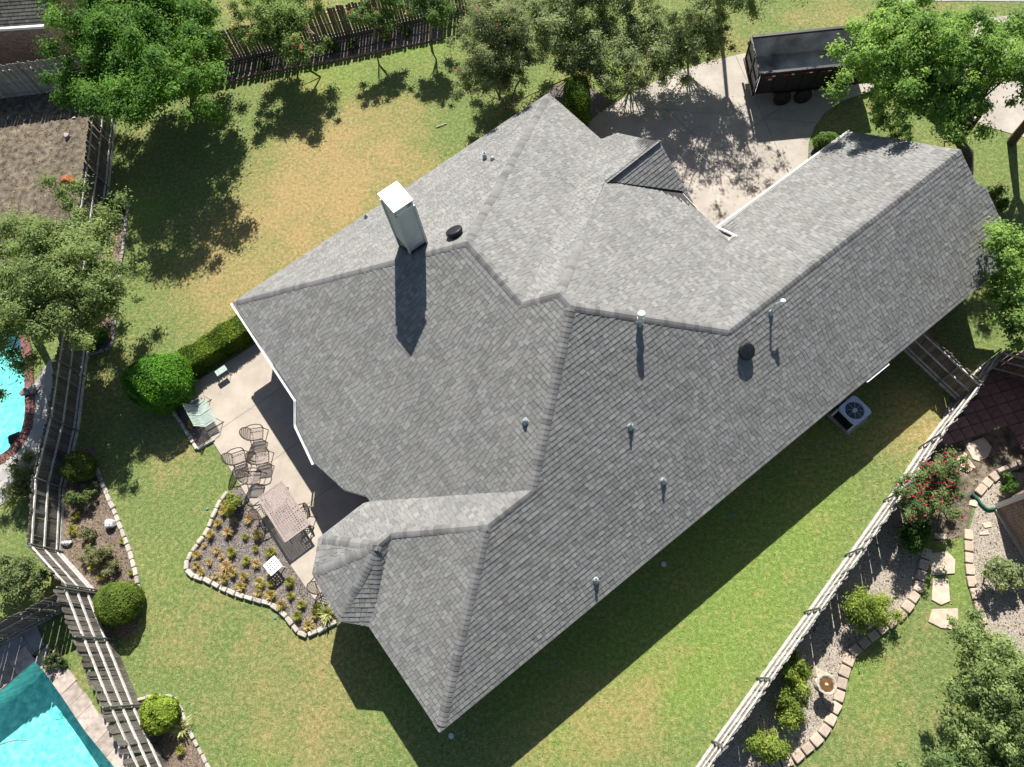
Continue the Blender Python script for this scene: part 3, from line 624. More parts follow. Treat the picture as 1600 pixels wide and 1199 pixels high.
# ---------------------------------------------------------------- fences, board by board
def picket_mesh(h, w, m, t=.018):
    e = w * .28; ps = [(-w / 2, .03), (w / 2, .03), (w / 2, h - e), (w / 2 - e, h), (-w / 2 + e, h), (-w / 2, h - e)]
    vs = [(x, -t / 2, z) for x, z in ps] + [(x, t / 2, z) for x, z in ps]
    return MB().add(vs, [(0, 1, 2, 3, 4, 5), (11, 10, 9, 8, 7, 6)] + [(i, i + 6, (i + 1) % 6 + 6, (i + 1) % 6) for i in range(6)]).mesh('picket', [m])
def fence(label, pts, h, side=1, pw=.14, gap=-.004, rails=(.30, .95, 1.55), board=MT['wood'], railm=MT['woodrail'], postm=None, steel=True, kick=True, group='wooden fences around the yard', jit=.012, span=2.35, rw=.075):
    pts = [Vector(p) for p in pts]; root = empty('fence', pts[0], label, 'fence', group); pm = [picket_mesh(h + d, pw, board) for d in (0, -.02, .02, -.045)]
    for i in range(len(pts) - 1):
        a, b = pts[i], pts[i + 1]; L = (b - a).length; d = (b - a) / L; o = Vector((-d.y, d.x, 0)) * side; ang = math.atan2(d.y, d.x)
        n = int(L / (pw + gap)); st = L / n
        for k in range(n):
            q = link('picket', random.choice(pm), root); c = a + d * (st * (k + .5)); q.location = c - pts[0] + Vector((0, 0, random.uniform(-.02, .01))); q.rotation_euler = (random.gauss(0, .012), random.gauss(0, jit), ang + random.gauss(0, .02))
        m = max(1, round(L / span))
        for k in range(m + (1 if i == len(pts) - 2 else 0)):
            c = a + d * (L * k / m) + o * .085
            pb = MB().tube([(0, 0, -.1), (0, 0, h - .02)], .03, 8) if steel else MB().box((0, 0, h / 2), (.09, .09, h))
            q = link('post', pb.mesh('post', [postm or MT['post']]), root); q.location = c - pts[0]; q.rotation_euler = (0, 0, ang)
        for z in rails:
            for k in range(m):
                s, e = a + d * (L * k / m + .01), a + d * (L * (k + 1) / m - .01); z0 = z + random.gauss(0, .008); z1 = z + random.gauss(0, .008)
                wlink('rail', MB().beam(s + o * .033 + Vector((0, 0, z0)), e + o * .033 + Vector((0, 0, z1)), .04, rw).mesh('rail', [railm]), root)
        if kick: wlink('kickboard', MB().beam(a + o * .03 + Vector((0, 0, .09)), b + o * .03 + Vector((0, 0, .09)), .03, .14).mesh('kickboard', [railm]), root)
    return root
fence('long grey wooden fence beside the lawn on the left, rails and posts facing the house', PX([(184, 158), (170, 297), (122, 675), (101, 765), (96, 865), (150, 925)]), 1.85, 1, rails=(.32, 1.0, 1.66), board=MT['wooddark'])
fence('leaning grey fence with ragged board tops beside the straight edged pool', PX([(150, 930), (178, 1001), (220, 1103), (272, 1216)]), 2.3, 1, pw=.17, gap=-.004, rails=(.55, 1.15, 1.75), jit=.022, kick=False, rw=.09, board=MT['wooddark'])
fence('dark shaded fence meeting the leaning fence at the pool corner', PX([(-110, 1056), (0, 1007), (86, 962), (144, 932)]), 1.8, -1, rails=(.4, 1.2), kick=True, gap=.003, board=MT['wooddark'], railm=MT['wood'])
fence('grey board fence across the bare soil, smooth side to the camera', PX([(-160, 180), (0, 155), (140, 137), (180, 132), (262, 117)]), 1.95, 1, pw=.15, gap=.003, kick=False, board=MT['wood'], jit=.006)
fence('brown back fence with light between its boards behind the crape myrtles', PX([(262, 116), (400, 89), (545, 58), (690, 26), (830, -4)]), 1.85, 1, pw=.135, gap=.013, board=MT['woodbrown'], kick=True)
fence('sunlit pale fence running along the side lawn on the right', PX([(1528, 577), (1497, 627), (1439, 702), (1384, 785), (1324, 870), (1260, 959), (1186, 1062), (1116, 1160), (1070, 1225)]), 1.75, -1, rails=(.32, .95, 1.55), kick=True, gap=-.006, jit=.006)
fence('short side fence with gate between the house and the long right fence', PX([(1408, 543), (1466, 598), (1496, 626)]), 1.75, -1, rails=(.32, .95, 1.6), kick=True, board=MT['woodbrown'])
fence('dark fence piece above the red paver terrace at the right edge', PX([(1530, 577), (1610, 598), (1700, 622)]), 1.75, -1, rails=(.4, 1.0, 1.55), board=MT['woodbrown'], kick=False)

# ---------------------------------------------------------------- stone edgings
def stone_mesh(l, w, h, seed, m):
    r = random.Random(seed); bm = bmesh.new(); bmesh.ops.create_cube(bm, size=1)
    for v in bm.verts: v.co = Vector((v.co.x * l * r.uniform(.92, 1.0), v.co.y * w * r.uniform(.84, 1.05), v.co.z * h))
    bmesh.ops.bevel(bm, geom=bm.edges[:], offset=min(l, w, h) * .16, segments=1, affect='EDGES'); me = bpy.data.meshes.new('stone'); bm.to_mesh(me); bm.free(); me.materials.append(m); return me
def edging(label, px, l, w, h, m, group='stone bed edgings', smooth=True, gap=.02, jit=.05):
    pts = PX(px); pts = curve(pts, 5) if smooth else pts; root = empty('stone_edging', pts[0], label, 'edging', group); ms = [stone_mesh(l, w, h, s, m) for s in range(5)]
    acc = l / 2; tot = sum((pts[i + 1] - pts[i]).length for i in range(len(pts) - 1)); i = 0; s0 = 0
    while acc < tot:
        while i < len(pts) - 2 and s0 + (pts[i + 1] - pts[i]).length < acc: s0 += (pts[i + 1] - pts[i]).length; i += 1
        d = (pts[i + 1] - pts[i]).normalized(); c = pts[i] + d * (acc - s0); k = random.uniform(.82, 1.15) if jit > .03 else 1.0
        o = link('stone', random.choice(ms), root); o.location = c - pts[0] + Vector((0, 0, h * .38 + random.uniform(-.01, .01))); o.scale = (k, random.uniform(.9, 1.1), 1); o.rotation_euler = (random.gauss(0, jit * .5), random.gauss(0, jit * .5), math.atan2(d.y, d.x) + random.gauss(0, jit)); acc += l * (k + 1) / 2 + gap
    return root
edging('white limestone edging around the grass tuft bed by the patio', BED, .34, .17, .16, MT['limestone'])
edging('cream stone edging curving between the left bed and the lawn', [(151, 733), (165, 765), (178, 795), (190, 825), (203, 860), (212, 890), (218, 920), (221, 950)], .30, .17, .14, MT['limestone'])
edging('thin pale edging around the bed at the bottom left', [(216, 1094), (240, 1088), (262, 1088), (276, 1095), (286, 1115), (300, 1148), (330, 1205), (350, 1245)], .30, .12, .12, MT['limestone'])
edging('grey block edging of the shaded bed along the left fence', [(168, 304), (192, 311), (200, 322), (198, 345), (194, 385), (188, 425), (184, 470), (180, 510), (177, 532), (168, 546), (140, 554)], .22, .13, .12, MT['greystone'])
edging('low brick edging of the bed below the back fence', [(181, 188), (184, 176), (215, 162), (262, 141), (300, 145), (400, 117), (540, 92), (690, 61)], .24, .10, .10, MT['redpaver'])
edging('white stones around the tiny planter beside the patio', [(270, 641), (288, 668), (309, 703), (334, 688)], .36, .14, .14, MT['limestone'], smooth=False)
edging('tan block edging sweeping round the gravel bed on the right', [(1447, 858), (1441, 885), (1436, 905), (1430, 928), (1417, 947), (1403, 963), (1380, 982), (1352, 1002), (1337, 1014), (1327, 1027), (1321, 1042), (1316, 1056), (1313, 1071), (1310, 1086), (1307, 1100), (1300, 1115), (1293, 1130), (1283, 1146), (1270, 1160), (1255, 1173), (1238, 1185), (1215, 1194), (1190, 1203)], .36, .32, .15, MT['pinkblock'], gap=.035, jit=.02)
edging('pale block edging beside the gravel near the brick wall', [(1511, 828), (1512, 855), (1513, 882), (1517, 911), (1526, 944), (1533, 966), (1543, 990)], .36, .28, .13, MT['pinkblock'], gap=.035, jit=.02)
edging('curved block path edge below the shaded terrace', [(1604, 722), (1582, 729), (1567, 736), (1556, 743), (1546, 750), (1538, 758), (1530, 768), (1524, 776)], .36, .30, .12, MT['pinkblock'], gap=.03, jit=.05)
edging('grey stones at the foot of the side gate', [(1489, 632), (1481, 642), (1477, 655), (1474, 668)], .34, .22, .14, MT['greystone'], gap=.03)
# flagstones, each lying loose
def flag(px, label, z=.05, m=MT['flag']):
    ps = PX(px); c = sum(ps, Vector()) / len(ps); o = empty('x', c, label, 'stepping stone', 'loose flagstones'); bpy.data.objects.remove(o)
    bm = bmesh.new(); vs = [bm.verts.new((p.x - c.x, p.y - c.y, 0)) for p in ps]; f = bm.faces.new(vs); bm.normal_update()
    if f.normal.z < 0: f.normal_flip()
    bmesh.ops.extrude_face_region(bm, geom=[f])
    for v in vs: v.co.z = -.07
    bmesh.ops.recalc_face_normals(bm, faces=bm.faces[:]); bmesh.ops.bevel(bm, geom=[e for e in bm.edges], offset=.015, segments=1, affect='EDGES')
    me = bpy.data.meshes.new('flagstone'); bm.to_mesh(me); bm.free(); o = link('flagstone', me, None, m); o.location = (c.x, c.y, z); return tag(o, label, 'stepping stone', 'loose flagstones')
flag([(1449, 865), (1480, 862), (1492, 875), (1491, 897), (1455, 899)], 'large sunlit tan flagstone in the narrow grass path')
flag([(1457, 904), (1481, 905), (1484, 940), (1470, 946), (1455, 938)], 'half shaded flagstone between two larger ones in the grass')
flag([(1456, 952), (1496, 951), (1497, 985), (1470, 982), (1450, 972)], 'pale square flagstone at the lower end of the grass path')
flag([(1459, 833), (1479, 836), (1478, 844), (1460, 841)], 'small tan flagstone just below the pink crape myrtle')
flag([(1507, 695), (1536, 684), (1549, 699), (1543, 714), (1529, 722), (1519, 718)], 'big pinkish flagstone in shade below the terrace')
flag([(1492, 707), (1504, 706), (1511, 711), (1504, 722), (1492, 719)], 'small grey flagstone left of the big pinkish one')
flag([(1500, 727), (1513, 718), (1524, 731), (1512, 740), (1499, 735)], 'dappled ochre flagstone below the big pinkish one')
flag([(1530, 833), (1543, 829), (1545, 836), (1530, 837)], 'sliver of pale stone lying on the gravel')
flag([(1533, 818), (1548, 816), (1549, 824), (1538, 826)], 'reddish flat stone lying on the gravel')
flag([(1515, 782), (1528, 781), (1526, 793), (1513, 790)], 'sunlit flat stone beside the green pipe')
flag([(1272, 1042), (1302, 1056), (1300, 1075), (1280, 1070)], 'tan slab under the bird bath', .03)

# ---------------------------------------------------------------- patio furniture
def lattice(b, w, l, z, cell, bar, M4=Matrix(), border=.05, slot=None):
    """perforated sheet: bars both ways round square holes"""
    nx_ = max(2, int(w / cell)); ny_ = max(2, int(l / cell)); t = .008
    for i in range(nx_ + 1):
        x = -w / 2 + w * i / nx_; b.box(M4 @ Vector((x, 0, z)), (bar, l, t), M4.to_3x3().to_4x4())
    for j in range(ny_ + 1):
        y = -l / 2 + l * j / ny_; b.box(M4 @ Vector((0, y, z + .001)), (w, bar, t), M4.to_3x3().to_4x4())
    return b
def make_table(name, loc, rz, w, l, h, label, m, cell, bar, cat='table'):
    t = empty(name, loc, label, cat, None, rz)
    lattice(MB(), w - .08, l - .08, h, cell, bar).obj('table_top', m, t)
    f = MB()
    for sx in (-1, 1): f.beam((sx * w / 2, -l / 2 - .02, h), (sx * w / 2, l / 2 + .02, h), .055, .03); f.beam((-w / 2, sx * l / 2, h - .001), (w / 2, sx * l / 2, h - .001), .055, .028)
    f.obj('rim', m, t)
    for sx in (-1, 1):
        for sy in (-1, 1): MB().tube([(sx * (w / 2 - .06), sy * (l / 2 - .06), h), (sx * (w / 2 - .10), sy * (l / 2 - .12), h * .5), (sx * (w / 2 - .04), sy * (l / 2 - .05), .0)], .022, 6).obj('leg', m, t)
    return t
zt = .045
A37 = math.radians(37.4)
tc = G(443, 799, .72); tb_ = make_table('patio_table', (tc.x, tc.y, zt), A37 - math.pi / 2 + math.pi / 2, 1.03, 2.02, .68, 'long bronze perforated dining table on the patio', MT['bronze'], .088, .050)
MB().lathe([(.02, .684), (.02, .70)], (0, 0, 0), 10).obj('parasol_hole', MT['blackmetal'], tb_)
tc = G(426, 884, .5); make_table('side_table', (tc.x, tc.y, .02), A37 + .1, .46, .46, .46, 'small pale perforated side table standing in the mulch bed', MT['whitemetal'], .078, .042)
def make_chair():
    t = empty('patio_chair', (0, 0, 0), 'x', 'chair', 'bronze cast patio chairs')
    m = MT['shadebronze']; S4 = Matrix.Translation((0.01, 0, 0)) @ Matrix.Rotation(math.pi / 4, 4, 'Z')
    b = MB(); n = 9
    for k in range(-n, n + 1):        # diagonal seat lattice trimmed to the seat
        for s in (1, -1):
            pts = []
            for q in np.linspace(-.6, .6, 121):
                x, y = (q + k * .075) * .7071, s * (q - k * .075) * .7071
                if abs(x) < .235 and abs(y) < .235: pts.append((x, y))
            if len(pts) > 6: b.beam((pts[0][0], pts[0][1], .425), (pts[-1][0], pts[-1][1], .425), .026, .008)
    b.obj('seat', MT['bronze'], t)
    MB().tube([(-.24, -.24, .42), (.20, -.25, .42), (.26, -.2, .42), (.26, .2, .42), (.20, .25, .42), (-.24, .24, .42), (-.24, -.24, .42)], .021, 6).obj('seat_frame', m, t)
    bk = MB(); arch = []
    for k in range(13):
        a = math.pi * k / 12; arch.append((-.25 - .20 * (.15 + .85 * math.sin(a)), -.25 * math.cos(a), .47 + .44 * (.12 + .88 * math.sin(a))))
    arch = [(-.24, -.22, .44)] + arch + [(-.24, .22, .44)]
    bk.tube(arch, .021, 6)
    for k in range(-4, 5):
        y = k * .05; hgt = math.sqrt(max(0, 1 - (y / .26) ** 2)); bk.beam((-.25, y, .46), (-.28 - .17 * hgt, y * .9, .52 + .36 * hgt), .018, .008, (1, 0, .4))
    for k in range(1, 5):
        f = k / 5; ww = .22 * math.sqrt(max(.1, 1 - (f - .35) ** 2 * 1.6)); bk.beam((-.26 - .19 * f, -ww, .48 + .41 * f), (-.26 - .19 * f, ww, .48 + .41 * f), .016, .008, (1, 0, .4))
    bk.obj('backrest', m, t)
    for s in (-1, 1):
        MB().tube([(-.33, s * .24, .66), (-.15, s * .31, .66), (.08, s * .32, .65), (.22, s * .29, .63), (.26, s * .26, .54), (.24, s * .25, .42)], .021, 6).obj('armrest', m, t)
        MB().tube([(.24, s * .24, .42), (.27, s * .25, .22), (.30, s * .27, .0)], [.018, .016, .018], 6).obj('leg', m, t)
        MB().tube([(-.23, s * .23, .42), (-.29, s * .24, .2), (-.36, s * .26, .0)], [.018, .016, .018], 6).obj('leg', m, t)
    return t
chair = make_chair(); first = True
for px, py, rz, lab in [(401, 679, .1, 'bronze patio chair nearest the house eave, topmost of the chair cluster'), (373, 716, .3, 'bronze patio chair nearest the lawn, leftmost of the chair cluster'),
                        (410, 716, .15, 'bronze patio chair in the middle of the cluster, overlapping its neighbours'), (397, 747, .0, 'bronze patio chair just above the corner of the long table'),
                        (414, 798, A37, 'bronze patio chair pushed under the table on its garden side'), (471, 806, A37 + math.pi, 'bronze patio chair pushed under the table on its house side'), (506, 913, .5, 'bronze patio chair half hidden under the bay roof edge')]:
    o = chair if first else copy_tree(chair); first = False; p = G(px, py, .43); o.location = (p.x, p.y, zt); o.rotation_euler = (0, 0, rz); o['label'] = lab
# green sling furniture
def sling(name, loc, rz, w, label, backs=1, cat='chair'):
    t = empty(name, loc, label, cat, None, rz); m = MT['greensling']
    for k in range(backs):
        y0 = (k - (backs - 1) / 2) * w; b = MB(); prof = [(.28, .40), (.05, .38), (-.20, .36), (-.30, .50), (-.40, .78), (-.46, .88)]
        for i in range(len(prof) - 1):
            (x0, z0), (x1, z1) = prof[i], prof[i + 1]
            for j in range(7): ya = y0 - w * .46 + w * .92 * j / 7; yb = ya + w * .92 / 7 * .72; b.add([(x0, ya, z0), (x0, yb, z0), (x1, yb, z1), (x1, ya, z1), (x0, ya, z0 - .008), (x0, yb, z0 - .008), (x1, yb, z1 - .008), (x1, ya, z1 - .008)], [(3, 2, 1, 0), (4, 5, 6, 7), (0, 1, 5, 4), (2, 3, 7, 6)])
        b.obj('sling_seat', m, t)
        for s in (-1, 1): MB().tube([(p[0], y0 + s * w * .47, p[1]) for p in prof], .014, 6).obj('seat_rail', m, t)
    wt = w * backs / 2
    for s in (-1, 1):
        MB().tube([(.34, s * wt, .02), (.30, s * wt, .55), (-.25, s * wt, .60), (-.34, s * wt, .02)], .015, 6).obj('side_frame', m, t)
        MB().tube([(.40, s * wt, .02), (-.42, s * wt, .02)], .015, 6).obj('runner', m, t)
    return t
p = G(320, 645, .4); sling('garden_loveseat', (p.x, p.y, zt), A37 - .05, .58, 'green mesh two-seat garden glider at the patio corner', 2, 'loveseat')
p = G(346, 580, .4); t = empty('footstool', (p.x, p.y, zt), 'small green footstool on the patio beside the hedge', 'stool', None, A37)
lattice(MB(), .44, .24, .40, .03, .022).obj('stool_top', MT['greensling'], t)
for sx in (-1, 1):
    MB().tube([(sx * .2, -.12, 0), (sx * .2, -.12, .40), (sx * .2, .12, .40), (sx * .2, .12, 0)], .012, 6).obj('leg', MT['greensling'], t)

# ---------------------------------------------------------------- air conditioner
c = G(1336, 641, .80); ac = empty('air_conditioner', (c.x, c.y, 0), 'square outdoor air conditioner with round fan grille by the house eave', 'air conditioner', None, A37)
def rounded(b, s, r, z0, z1, n=5, hole=None, mi=0):
    ps = []
    for (sx, sy, a0) in ((1, 1, 0), (-1, 1, 90), (-1, -1, 180), (1, -1, 270)):
        for k in range(n + 1):
            a = math.radians(a0 + 90 * k / n); ps.append((sx * (s - r) + r * math.cos(a), sy * (s - r) + r * math.sin(a)))
    m = len(ps)
    if hole is None: return b.add([(x, y, z0) for x, y in ps] + [(x, y, z1) for x, y in ps], [tuple(range(m - 1, -1, -1)), tuple(range(m, 2 * m))] + [(i, (i + 1) % m, m + (i + 1) % m, m + i) for i in range(m)], mi=mi)
    an = [2 * math.pi * k / 40 for k in range(40)]; m = 40; ps = []
    for t in an: q = s * (abs(math.cos(t)) ** 7 + abs(math.sin(t)) ** 7) ** (-1 / 7); ps.append((q * math.cos(t), q * math.sin(t)))
    hs = [(hole * math.cos(t), hole * math.sin(t)) for t in an]
    return b.add([(x, y, z0) for x, y in ps] + [(x, y, z1) for x, y in ps] + [(x, y, z1 - .015) for x, y in hs] + [(x, y, z0 - .12) for x, y in hs],
                 [(i, (i + 1) % m, m + (i + 1) % m, m + i) for i in range(m)] + [(m + i, m + (i + 1) % m, 2 * m + (i + 1) % m, 2 * m + i) for i in range(m)] + [(2 * m + i, 2 * m + (i + 1) % m, 3 * m + (i + 1) % m, 3 * m + i) for i in range(m)], mi=mi)
rounded(MB(), .41, .07, .06, .52).obj('coil_core', MT['blackmetal'], ac)
for k in range(22):
    z = .09 + k * .028; b = MB(); rounded(b, .418, .075, z, z + .010); b.obj('louvre', MT['rim'], ac)
for (sx, sy) in ((1, 1), (1, -1), (-1, 1), (-1, -1)): MB().box((sx * .39, sy * .39, .38), (.075, .075, .64)).obj('corner_post', MT['acblue'], ac)
rounded(MB(), .435, .10, .72, .80, 6, .335).obj('top_panel', MT['acblue'], ac)
MB().lathe([(.07, .60), (.07, .70)], n=16).obj('fan_hub', MT['acblue'], ac)
for k in range(3):
    a = k * math.pi * 2 / 3 + .5; ca_, sa_ = math.cos(a), math.sin(a); r = lambda x, y, z: (x * ca_ - y * sa_, x * sa_ + y * ca_, z)
    MB().add([r(.05, -.03, .64), r(.27, -.10, .61), r(.28, .10, .67), r(.05, .04, .68), r(.05, -.03, .635), r(.27, -.10, .605), r(.28, .10, .665), r(.05, .04, .675)], [(0, 1, 2, 3), (7, 6, 5, 4), (0, 4, 5, 1), (1, 5, 6, 2), (2, 6, 7, 3), (3, 7, 4, 0)]).obj('fan_blade', MT['acblue'], ac)
gb = MB()
for k in range(8): a = k * math.pi / 4; gb.beam((.05 * math.cos(a), .05 * math.sin(a), .80), (.335 * math.cos(a), .335 * math.sin(a), .79), .008, .006)
for rr in (.10, .16, .22, .28): gb.tube([(rr * math.cos(t), rr * math.sin(t), .80) for t in np.linspace(0, 2 * math.pi, 25)], .003, 4, False)
gb.lathe([(.075, .795), (.075, .812)], n=16); gb.obj('fan_guard', MT['acblue'], ac)
MB().box((0, 0, .03), (1.02, 1.02, .06)).obj('concrete_pad', MT['greyconc'], ac)
p = G(1305, 640, .0); o = empty('junction_box', p, 'grey electrical box with pipes on the wall beside the air conditioner', 'junction box', None, A37)
MB().box((-.1, .1, .9), (.25, .16, .4)).obj('box', MT['galv'], o); MB().tube([(-.1, .1, .7), (-.05, 0, .3), (.2, 0, .12), (.5, 0, .15)], .025, 6).obj('pipe', MT['blackmetal'], o)

# ---------------------------------------------------------------- dump trailer
ra, rb, fa = G(1171, 57.5, 2.0), G(1195.5, 114, 2.0), G(1335, 40.5, 2.0)
rc = (ra + rb) / 2; td = (fa - ra).normalized(); TW = (ra - rb).length; tr_ = empty('dump_trailer', (rc.x, rc.y, .035), 'black two-axle dump trailer parked on the driveway under the tree', 'trailer', None, math.atan2(td.y, td.x))
TL, hw = 4.9, TW / 2; bk_ = MT['blackmetal']
b = MB(); b.box((TL / 2, 0, .80), (TL, TW - .06, .06)); b.obj('bed_floor', MT['bedmetal'], tr_)
for s in (-1, 1):
    MB().box((TL / 2, s * (hw - .025), 1.36), (TL, .05, 1.10)).obj('side_wall', MT['bedmetal'] if s > 0 else MT['bedmetal'], tr_)
    MB().beam((0, s * (hw - .02), 1.93), (TL, s * (hw - .02), 1.93), .12, .10).obj('top_rail', bk_, tr_)
    rbm = MB()
    for k in range(9): rbm.beam((.08 + k * (TL - .16) / 8, s * (hw + .02), .80), (.08 + k * (TL - .16) / 8, s * (hw + .02), 1.90), .06, .05, (1, 0, 0))
    rbm.box((TL / 2, s * (hw + .004), 1.34), (TL, .012, 1.12)); rbm.obj('side_rib', bk_, tr_)
    for k in range(6):
        MB().box((.30 + k * .78, s * (hw + .045), 1.78), (.22, .006, .05)).obj('red_reflector', MT['red'], tr_); MB().box((.54 + k * .78, s * (hw + .045), 1.78), (.15, .006, .05)).obj('white_reflector', MT['whitemetal'], tr_)
    for k, x in enumerate((1.28, 2.18)):
        wl = empty('wheel', (x, s * (hw - .02), .38), None, None); wl.parent = tr_
        q = Matrix.Rotation(math.pi / 2, 4, 'X'); me = MB().lathe([(.22, -.12), (.35, -.12), (.38, -.08), (.38, .08), (.35, .12), (.22, .12)], n=28).mesh('tyre', [MT['plum']], True); me.transform(q); link('tyre', me, wl)
        me = MB().lathe([(.05, -.13), (.22, -.11), (.23, 0), (.22, .11), (.05, .13)], n=20).mesh('rim', [MT['rim']], True); me.transform(q); link('rim', me, wl)
    MB().tube([(.78, s * (hw + .0), .62), (.95, s * (hw + .0), .80), (2.5, s * (hw + .0), .80), (2.68, s * (hw + .0), .62)], .03, 6).obj('fender', bk_, tr_)
    fbm = MB(); fbm.beam((.75, s * (hw - .02), .81), (2.72, s * (hw - .02), .81), .26, .02); fbm.obj('fender_plate', bk_, tr_)
MB().box((.42, -(hw + .048), 1.62), (.16, .006, .09)).obj('decal', MT['pinkblock'], tr_)
MB().box((TL, 0, 1.38), (.05, TW - .02, 1.16)).obj('front_wall', MT['bedmetal'], tr_)
for s in (-1, 1):
    d_ = MB()
    for (y0, z0, y1, z1) in ((.03, .82, .03, 1.92), (hw - .06, .82, hw - .06, 1.92), (.03, .84, hw - .05, .84), (.03, 1.90, hw - .05, 1.90), (.03, 1.36, hw - .05, 1.36)): d_.beam((-.06, s * y0, z0), (-.06, s * y1, z1), .07, .07, (1, 0, 0))
    d_.obj('door_frame', bk_, tr_); MB().box((-.04, s * (hw / 2), 1.36), (.02, hw - .08, 1.06)).obj('rear_door', MT['bedmetal'], tr_)
    MB().box((-.105, s * (hw - .10), 1.86), (.02, .10, .06)).obj('tail_light', MT['red'], tr_); MB().box((-.11, s * (hw + .02), 1.60), (.03, .06, .18)).obj('latch', MT['whitemetal'] if s < 0 else bk_, tr_)
b = MB()
for s in (-1, 1): b.beam((-.05, s * .45, .60), (TL + .2, s * .45, .60), .08, .18)
for k in range(6): b.beam((.1 + k * .9, -hw + .1, .70), (.1 + k * .9, hw - .1, .70), .06, .08)
b.beam((-.08, -hw, .74), (-.08, hw, .74), .10, .12); b.obj('chassis', bk_, tr_)
b = MB(); b.beam((TL + .1, .45, .58), (TL + 1.3, 0, .52), .08, .14); b.beam((TL + .1, -.45, .58), (TL + 1.3, 0, .52), .08, .14); b.tube([(TL + 1.2, 0, .0), (TL + 1.2, 0, .8)], .04, 8); b.obj('tow_bar', bk_, tr_)

# ---------------------------------------------------------------- garden bits
p = G(1292, 1070, .72); bb = empty('bird_bath', (p.x, p.y, .0), 'stone bird bath with scalloped rim and brown water on the gravel', 'bird bath')
MB().lathe([(.20, 0), (.20, .06), (.13, .12), (.085, .22), (.075, .42), (.10, .56), (.14, .62)], n=20).obj('pedestal', MT['limestone'], bb, True)
MB().lathe([(.10, .60), (.24, .66), (.315, .74), (.30, .755), (.235, .72), (.22, .69), (.01, .67)], n=40, wob=.045, lobes=10).obj('bowl', MT['limestone'], bb, True)
MB().lathe([(.215, .695), (.216, .698)], n=32).obj('water', mat('brown_water', (.11, .06, .02), .1, .4, 5), bb); MB().lathe([(.06, .69), (.055, .715), (.02, .73)], n=14).obj('centre_stone', MT['limestone'], bb, True)
def rock(px, py, s, label, m, z=.1, seed=1, rz=0):
    p = G(px, py, z); bm = bmesh.new(); bmesh.ops.create_icosphere(bm, subdivisions=3, radius=1); r = random.Random(seed); ax = [(Vector((r.gauss(0, 1), r.gauss(0, 1), r.gauss(0, 1))).normalized(), r.uniform(.55, .95)) for _ in range(14)]
    for v in bm.verts:
        for a, d in ax:
            k = v.co.dot(a)
            if k > d: v.co -= a * (k - d) * .9
        v.co = Vector((v.co.x * s[0], v.co.y * s[1], v.co.z * s[2]))
    me = bpy.data.meshes.new('rock'); bm.to_mesh(me); bm.free(); o = link('garden_rock', me, None, m); o.location = (p.x, p.y, s[2] * .6); o.rotation_euler = (0, 0, rz); return tag(o, label, 'rock', 'garden rocks')
rock(172, 818, (.22, .27, .2), 'speckled blue-white boulder beside the cream edging in the left bed', MT['rock'], .15, 1)
rock(104, 848, (.24, .13, .13), 'speckled white rock at the foot of the left fence', MT['rock'], .1, 2)
rock(103, 282, (.42, .34, .25), 'orange-brown tree stump on the bare soil left of the fence', mat('rotten_wood', (.30, .105, .04), .9, .5, 9, .6, 20), .2, 7); rock(104, 212, (.13, .2, .16), 'dark bluish rock on the bare soil below the grey board fence', MT['greystone'], .1, 8); rock(115, 184, (.12, .07, .06), 'small pale rock on the bare soil near the fence corner', MT['limestone'], .05, 9)
rock(1291, 1096, (.06, .11, .10), 'small grey stone in the shadow of the bird bath', MT['greystone'], .1, 3, .9)
rock(38, 612, (.25, .2, .2), 'round grey boulder on the brick rim of the curved pool', MT['greystone'], .15, 4); rock(52, 608, (.2, .22, .18), 'mossy boulder second from the curved pool', MT['greystone'], .15, 5)
for i, (px, py, lab) in enumerate([(1276, 697, 'teal sprinkler cap in the shaded side lawn below the air conditioner'), (1147, 805, 'teal sprinkler cap in the middle of the side lawn shadow'), (1018, 918, 'teal sprinkler cap in the house shadow, nearest the roof edge'), (868, 1033, 'teal sprinkler cap in the shaded lawn near the lower eave'), (725, 1149, 'teal sprinkler cap just right of the lowest roof corner'), (430, 965, 'teal sprinkler cap on the lawn below the stone-edged bed'), (324, 795, 'teal sprinkler cap on the lawn left of the stone-edged bed'), (270, 663, 'teal sprinkler cap in the shadow of the round shrub')]):
    p = G(px, py); o = MB().lathe([(.045, 0), (.045, .02), (.05, .022), (.05, .03), (.02, .034)], n=14).obj('sprinkler_cap', MT['teal']); o.location = (p.x, p.y, .012); tag(o, lab, 'sprinkler', 'lawn sprinkler caps')
for px, py, lab in [(1037, 882, 'round grey drain cover in the shaded side lawn'), (705, 1150, 'round grey drain cover below the lowest roof corner')]:
    p = G(px, py); o = MB().lathe([(.09, 0), (.09, .015), (.08, .02), (.07, .016)], n=18).obj('drain_cover', MT['galv']); o.location = (p.x, p.y, .012); tag(o, lab, 'drain cover', 'lawn drain covers')
for px, py, qx, qy, lab in [(682, 199, 698, 193, 'pale fallen stick on the back lawn near the house'), (620, 68, 621, 76, 'short pale stake at the edge of the back bed'), (222, 687, 225, 694, 'thin straw twig on the lawn beside the round shrub')]:
    a, b_ = G(px, py, .03), G(qx, qy, .03); o = MB().tube([(0, 0, 0), ((b_ - a) * .5 + Vector((0, 0, .02))), (b_ - a)], [.022, .025, .018], 6).obj('stick', MT['limestone']); o.location = a; tag(o, lab, 'stick', 'sticks on the lawn')
